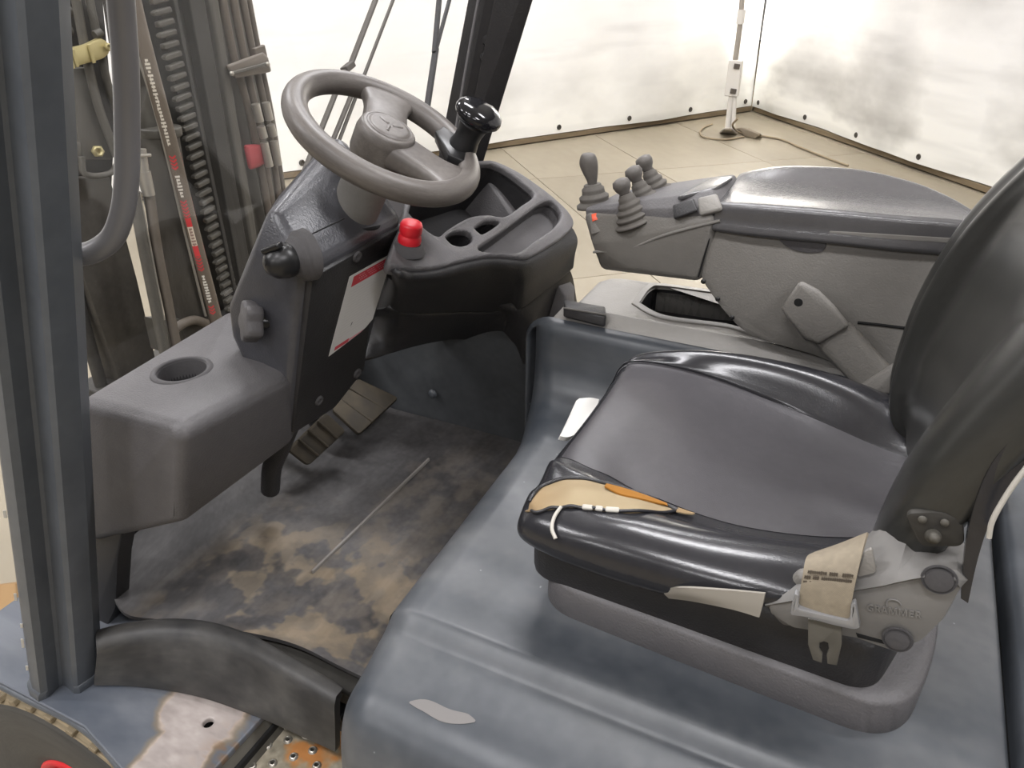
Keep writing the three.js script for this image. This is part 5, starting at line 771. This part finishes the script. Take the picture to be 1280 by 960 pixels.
    part('torn_lip', tube(U.slice(1).map((p) => up(p, 0.0035)), 0.0026, { seg: 60, rad: 8 }), M.leather, seat);
    const jag = L.slice(1).map((p, k) => up(p, 0.0018 + 0.0016 * (k % 2)));
    part('torn_lip', tube(jag, 0.002, { seg: 60, rad: 8 }), M.leather, seat);
    for (const [a, b] of [[7.1, 8.1], [8.2, 8.6], [8.7, 9.3]]) { const q = (t) => { const k = Math.floor(t); return mix3(L[k], L[k + 1], t - k); }; part('padding_scrap', bar(up(q(a), 0.003), up(q(b), 0.003), 0.006, 0.005, [0, 1, 0.6], 0.002), M.padding, seat, 'white padding scrap'); }
    part('hanging_shred', tube([up([-0.2431, 1.155, -0.6245], 0.003), [-0.246, 1.153, -0.610], [-0.2435, 1.147, -0.598], [-0.236, 1.141, -0.591]], 0.0022, { seg: 20, rad: 6 }), M.padding, seat, 'pale shred hanging from the tear');
    part('tear_tip', sheet(gridPts([[[-0.132, 1.141, -0.699], [-0.122, 1.1395, -0.700], [-0.112, 1.138, -0.701]], [[-0.131, 1.142, -0.690], [-0.121, 1.1405, -0.693], [-0.113, 1.1395, -0.697]]], 3, 3), 0.0015, true), M.foam, seat);
  }
  // backrest: rings along height
  const bring = (...q) => bring0(...q).map((p) => [p[0], p[1] + 0.8 * (p[0] - q[1]), p[2]]);
  const bring0 = (y, x0, zn, zf, cn, cf, cc, th) => [[x0 + cn + Math.min(0.045, th * 0.4), y, zn + 0.0], [x0 + cn + 0.012, y, zn - 0.012], [x0 + cn, y, zn - 0.045], [x0 + cn + 0.012, y, zn - 0.085], [x0 + cc, y, zn - 0.13], [x0 + cc + 0.006, y, (zn + zf) / 2], [x0 + cc, y, zf + 0.13], [x0 + cf + 0.014, y, zf + 0.095], [x0 + cf + 0.001, y, zf + 0.075], [x0 + cf + 0.008, y, zf + 0.055], [x0 + cf, y, zf + 0.034], [x0 + cf + 0.012, y, zf + 0.01], [x0 + cf + Math.min(0.045, th * 0.4), y, zf], [x0 + cf + th * 0.7, y, zf + 0.02], [x0 + th, y + 0.01, (zn + zf) / 2], [x0 + cn + th * 0.7, y, zn - 0.02]];
  const B = [bring(1.135, 0.10, -0.66, -1.02, 0.005, 0.005, 0.012, 0.04), bring(1.15, 0.075, -0.635, -1.035, 0.004, 0.004, 0.018, 0.06), bring(1.19, 0.063, -0.615, -1.05, 0.0, 0.0, 0.026, 0.08), bring(1.25, 0.062, -0.60, -1.06, 0.0, 0.0, 0.03, 0.10), bring(1.32, 0.068, -0.598, -1.062, 0.006, 0.0, 0.036, 0.12), bring(1.40, 0.083, -0.605, -1.055, 0.025, 0.004, 0.04, 0.13), bring(1.47, 0.105, -0.62, -1.03, 0.045, 0.012, 0.04, 0.13), bring(1.54, 0.14, -0.645, -1.0, 0.05, 0.02, 0.035, 0.14), bring(1.575, 0.17, -0.68, -0.965, 0.05, 0.03, 0.04, 0.115), bring(1.592, 0.20, -0.71, -0.93, 0.045, 0.04, 0.045, 0.085), bring(1.598, 0.213, -0.735, -0.905, 0.045, 0.045, 0.045, 0.065)];
  part('backrest', loft(B, 6, 4, { closedV: true, capA: true, capB: true }), M.leatherBack, seat);
  // loose torn edge of the back cover hanging at the near lower corner
  part('torn_cover_edge', sheet(gridPts([[[0.1455, 1.359, -0.6], [0.1381, 1.3319, -0.595], [0.133, 1.3019, -0.59], [0.1347, 1.2622, -0.59], [0.14, 1.2159, -0.59]], [[0.1349, 1.3955, -0.6], [0.1209, 1.3507, -0.595], [0.1194, 1.3067, -0.59], [0.1243, 1.2666, -0.59], [0.1338, 1.2187, -0.59]]], 6, 6), 0.012), M.leather, seat);
  part('frayed_edge', tube([[0.1418, 1.3647, -0.586], [0.1355, 1.3386, -0.583], [0.1318, 1.309, -0.58], [0.1338, 1.2936, -0.58]], 0.0022, { seg: 40, rad: 6 }), M.padding, seat);
  // recliner side cover
  const rec = [[0.0792, 1.2813, -0.6], [0.0733, 1.2775, -0.6], [0.0531, 1.23, -0.6], [0.0312, 1.2117, -0.6], [0.0078, 1.1862, -0.6], [-0.0146, 1.1538, -0.6], [-0.0136, 1.1284, -0.6], [0.0132, 1.1145, -0.6], [0.0686, 1.1272, -0.6], [0.0993, 1.1242, -0.6], [0.1198, 1.1462, -0.6], [0.1317, 1.1815, -0.6], [0.1338, 1.217, -0.6], [0.1288, 1.2567, -0.6], [0.1194, 1.2653, -0.6], [0.1009, 1.2625, -0.6], [0.088, 1.2601, -0.6]];
  const lowF = [[-0.0146, 1.1478, -0.588], [0.0125, 1.1712, -0.586], [0.0541, 1.2032, -0.584], [0.0745, 1.2177, -0.584], [0.0836, 1.2253, -0.584], [0.0941, 1.2335, -0.584], [0.1067, 1.2424, -0.584], [0.1215, 1.2451, -0.584], [0.1301, 1.2372, -0.586]];
  const topF = [[-0.017, 1.1437, -0.61], [0.008, 1.1658, -0.625], [0.0556, 1.2075, -0.63], [0.0773, 1.2549, -0.632], [0.0841, 1.2592, -0.632], [0.093, 1.2384, -0.63], [0.1091, 1.2409, -0.63], [0.1256, 1.2427, -0.63], [0.1358, 1.2348, -0.63]];
  const bandRows = [topF.map((p) => add3(p, [0, -0.01, -0.02])), topF, topF.map((p, i) => add3(mix3(p, lowF[i], 0.08), [0, 0.001, 0.001])), topF.map((p, i) => mix3(p, lowF[i], 0.5)), topF.map((p, i) => mix3(p, lowF[i], 0.93)), lowF, lowF.map((p) => add3(p, [0, -0.004, -0.004]))];
  part('recliner_cover', toCreasedNormals(sheet(bandRows, 0.004, true), 0.85), M.recliner, seat, 'grey plastic recliner side cover');
  part('cover_face', plate([[-0.0148, 1.1526, -0.585], [0.0122, 1.174, -0.585], [0.054, 1.2032, -0.585], [0.0771, 1.2199, -0.585], [0.1066, 1.2425, -0.585], [0.123, 1.244, -0.585], [0.1314, 1.2368, -0.585], [0.1302, 1.2253, -0.585], [0.1277, 1.195, -0.585], [0.1175, 1.1624, -0.585], [0.0978, 1.1402, -0.585], [0.0669, 1.1415, -0.585], [0.0129, 1.1291, -0.585], [-0.0095, 1.138, -0.585]], 0.05, { toward: [0, 0, 1], rc: 0.004, b: 0.004 }), M.recliner, seat);
  part('cover_slot', plate([[0.0659, 1.1495, -0.585], [0.0926, 1.1511, -0.585], [0.0947, 1.148, -0.585], [0.0682, 1.1453, -0.585]], 0.002, { toward: [0, 0, 1], b: 0.0004, out: 0.001 }), M.hole, seat);
  {
    const font = await new FontLoader().loadAsync('fonts/droid/droid_sans_bold.typeface.json'), a = [0.0684, 1.1797, -0.5845], b = [0.1109, 1.1896, -0.5845], X = v3(b).sub(v3(a)).normalize(), Z = new THREE.Vector3(0, 0, 1).addScaledVector(X, -X.z).normalize(), Y = Z.clone().cross(X);
    const tg = new TextGeometry('GRAMMER', { font, size: 0.0075, depth: 0.0008, curveSegments: 3, bevelEnabled: false }); tg.computeBoundingBox(); const k = v3(a).distanceTo(v3(b)) / tg.boundingBox.max.x; tg.scale(k, 1, 1);
    part('embossed_name', boxUV(frame(tg, a, X.toArray(), Y.toArray(), Z.toArray())), M.recliner, seat);
    part('embossed_mark', frame(new THREE.TorusGeometry(0.0058, 0.0009, 6, 24, 3.6), [0.0872, 1.1954, -0.5843], X.toArray(), Y.toArray(), Z.toArray()), M.recliner, seat);
  }
  for (const [p, r] of [[[0.1125, 1.2385, -0.582], 0.0115], [[0.0986, 1.1602, -0.582], 0.0105]]) part('cover_plug', lathe([[r + 0.0025, 0], [r + 0.0015, 0.0025], [r, 0.0], [r - 0.001, 0.003], [0, 0.003]], p, [0, 0.1, 1], 30), M.plastic, seat);
  part('hinge_plate', plate([[0.0745, 1.2836, -0.597], [0.0991, 1.2942, -0.597], [0.1169, 1.2906, -0.597], [0.1245, 1.2662, -0.597], [0.0938, 1.2541, -0.597]], 0.008, { toward: [0, 0, 1], rc: 0.008, b: 0.002 }), M.mastDark, seat);
  for (const p of [[0.0886, 1.2835, -0.596], [0.1046, 1.286, -0.596]]) part('rivet', lathe([[0.0035, 0], [0.003, 0.002], [0, 0.0025]], p, [0, 0, 1], 16), M.mastPaint, seat);
  part('hinge_bolt', lathe([[0.006, -0.01], [0.006, 0.006], [0.004, 0.006], [0.004, 0.014], [0, 0.014]], [0.0995, 1.271, -0.594], [0, 0.6, 1], 18), M.mastPaint, seat);
  part('side_shield', hull([[-0.0171, 1.1394, -0.61], [0.0139, 1.1885, -0.605], [0.0241, 1.1371, -0.6], [0.009, 1.1169, -0.6], [-0.0041, 1.1174, -0.6], [-0.0129, 1.1121, -0.62], [0.0153, 1.1559, -0.64], [0.0092, 1.0802, -0.64]], 0.008), M.consoleGrey, seat);
  // belt, tongue, buckle
  const beltRows = [[[0.0171, 1.2096, -0.605], [0.0357, 1.2276, -0.605], [0.0542, 1.2478, -0.605]], [[0.0107, 1.2168, -0.585], [0.0325, 1.2304, -0.585], [0.0524, 1.242, -0.585]], [[0.0107, 1.2077, -0.572], [0.0314, 1.2172, -0.57], [0.052, 1.2251, -0.57]], [[0.0116, 1.1911, -0.567], [0.0324, 1.1982, -0.564], [0.0531, 1.2036, -0.564]], [[0.0123, 1.1764, -0.566], [0.0338, 1.1811, -0.563], [0.0551, 1.185, -0.563]]];
  const beltTex = dataTex(256, (u, v) => { // u down the strap, v across
    const n = fbm(u * 20, v * 20, 20, 3, 301), weave = 5 * Math.sin(v * 250) * Math.sin(u * 300);
    return [132 + 16 * (n - 0.5) + weave, 122 + 16 * (n - 0.5) + weave, 105 + 14 * (n - 0.5) + weave];
  }, true);
  part('seat_belt', sheet(gridPts(beltRows, 6, 6), 0.002, true), mat({ map: rep(beltTex, 12), roughness: 0.75 }), seat, 'beige webbing belt with small printed lines');
  const printed = [];
  for (let k = 0; k < 3; k++) for (let j = 0; j < 22; j++) if (rnd() > 0.12) { // printed rows of tiny illegible characters
    const t = 0.04 + 0.92 * j / 22, a = [0.0108, 1.2166, -0.5695], b = [0.0513, 1.2297, -0.5675], p = add3(mix3(a, b, t), [0, -k * 0.0062, 0.0015]);
    printed.push(place(new THREE.BoxGeometry(0.0016, 0.0028 + rnd() * 0.0012, 0.0006), p));
  }
  part('belt_print', join(printed), mat({ color: 0x4d453b, roughness: 0.8 }), seat);
  const tg = 0x8f8f90, tongueM = mat({ color: tg, roughness: 0.4, metalness: 0.3 });
  part('belt_tongue', plate([[0.0071, 1.1975, -0.562], [0.0115, 1.1955, -0.562], [0.0129, 1.1803, -0.562], [0.0552, 1.1851, -0.562], [0.0525, 1.2042, -0.562], [0.0557, 1.2075, -0.562], [0.0652, 1.1809, -0.562], [0.0608, 1.1769, -0.562], [0.0427, 1.1742, -0.562], [0.0197, 1.1734, -0.562], [0.0077, 1.1699, -0.562], [0.0068, 1.1796, -0.562]], 0.008, { toward: [0, 0, 1], rc: 0.004, b: 0.002, out: 0.004 }), tongueM, seat, 'grey belt tongue');
  part('tongue_blade', plate([[0.0233, 1.1672, -0.564], [0.051, 1.1722, -0.564], [0.0555, 1.1499, -0.564], [0.0567, 1.1231, -0.564], [0.0488, 1.1211, -0.564], [0.0459, 1.1325, -0.564], [0.0466, 1.1392, -0.564], [0.0445, 1.1465, -0.564], [0.041, 1.1469, -0.564], [0.0376, 1.1431, -0.564], [0.039, 1.1354, -0.564], [0.0427, 1.1308, -0.564], [0.0441, 1.1198, -0.564], [0.0363, 1.12, -0.564], [0.0289, 1.1367, -0.564]], 0.003, { toward: [0, 0, 1], b: 0.0008 }), M.mastPaint, seat);
  part('belt_anchor', plate([[0.0529, 1.2431, -0.584], [0.0581, 1.2487, -0.584], [0.0671, 1.2249, -0.584], [0.0533, 1.2134, -0.584]], 0.004, { toward: [0, 0, 1], rc: 0.004, b: 0.001 }), M.trayGrey, seat);
  part('buckle_stalk', loft([[[0.0382, 1.1359, -1.075], [0.0711, 1.1679, -1.075], [0.0755, 1.1615, -1.1], [0.0437, 1.1321, -1.1]], [[-0.0271, 1.1886, -1.08], [0.007, 1.2216, -1.08], [0.0108, 1.2138, -1.105], [-0.0239, 1.1802, -1.105]], [[-0.0383, 1.2015, -1.08], [-0.008, 1.2333, -1.08], [-0.0046, 1.2258, -1.105], [-0.0354, 1.1935, -1.105]]], 4, 4, { closedV: true, capA: true, capB: true }), M.consoleGrey, seat);
  part('buckle_head', hull([[-0.0341, 1.1996, -1.075], [-0.0035, 1.2339, -1.075], [-0.0278, 1.2608, -1.075], [-0.0546, 1.2797, -1.075], [-0.0771, 1.2864, -1.075], [-0.095, 1.245, -1.075], [-0.0747, 1.224, -1.075], [-0.0533, 1.2031, -1.075], [-0.0036, 1.2188, -1.11], [-0.0287, 1.2465, -1.11], [-0.0564, 1.266, -1.11], [-0.0797, 1.2729, -1.11], [-0.0981, 1.2302, -1.11], [-0.0551, 1.1869, -1.11]], 0.007, 1.1), M.consoleGrey, seat);
  part('buckle_button', plate([[-0.0895, 1.2469, -1.073], [-0.0762, 1.2825, -1.073], [-0.0557, 1.2755, -1.073], [-0.0658, 1.2368, -1.073]], 0.004, { toward: [0, 0, 1], rc: 0.005, b: 0.0015, out: 0.002 }), M.plastic, seat);
  part('buckle_mark', lathe([[0, 0.0005], [0.006, 0.0005], [0.005, 0], [0, 0]], [-0.0737, 1.2585, -1.0705], [0, 0, 1], 16), M.hole, seat);
  part('belt_cover', hull([[0.0236, 1.1401, -1.06], [0.0488, 1.1442, -1.05], [0.0841, 1.1688, -1.05], [0.0749, 1.2065, -1.06], [0.061, 1.1883, -1.06], [0.034, 1.1611, -1.06], [0.0798, 1.1805, -1.09], [0.0371, 1.1357, -1.09]], 0.006), M.consoleGrey, seat);
  // pale plastic tongue under the near side, foam scrap at the far front
  part('torn_flap', sheet(gridPts([[[-0.1136, 1.1272, -0.585], [-0.0872, 1.1504, -0.572], [-0.0497, 1.1672, -0.568], [-0.0172, 1.1792, -0.566]], [[-0.1122, 1.1191, -0.586], [-0.0846, 1.1418, -0.572], [-0.0461, 1.156, -0.566], [-0.0169, 1.1669, -0.563]], [[-0.1071, 1.1127, -0.588], [-0.0811, 1.131, -0.576], [-0.0426, 1.1471, -0.566], [-0.0173, 1.1521, -0.562]]], 6, 6), 0.003), mat({ color: 0x8b867d, roughness: 0.45 }), seat, 'pale grey torn plastic flap');
  part('foam_scrap', sheet(gridPts([[[-0.349, 1.0933, -0.95], [-0.3381, 1.0868, -0.97], [-0.3287, 1.0782, -0.985]], [[-0.3456, 1.0852, -0.91], [-0.3332, 1.0772, -0.925], [-0.3208, 1.075, -0.94]], [[-0.3424, 1.0804, -0.86], [-0.3314, 1.0763, -0.87], [-0.3231, 1.0719, -0.9]]], 5, 5), 0.008), mat({ color: 0xd9d7d2, roughness: 0.9 }), seat, 'white foam strip under the seat front');
}

scene.traverse((o) => { if (o.isMesh) { o.castShadow = true; o.receiveShadow = true; } });
renderer.render(scene, camera);
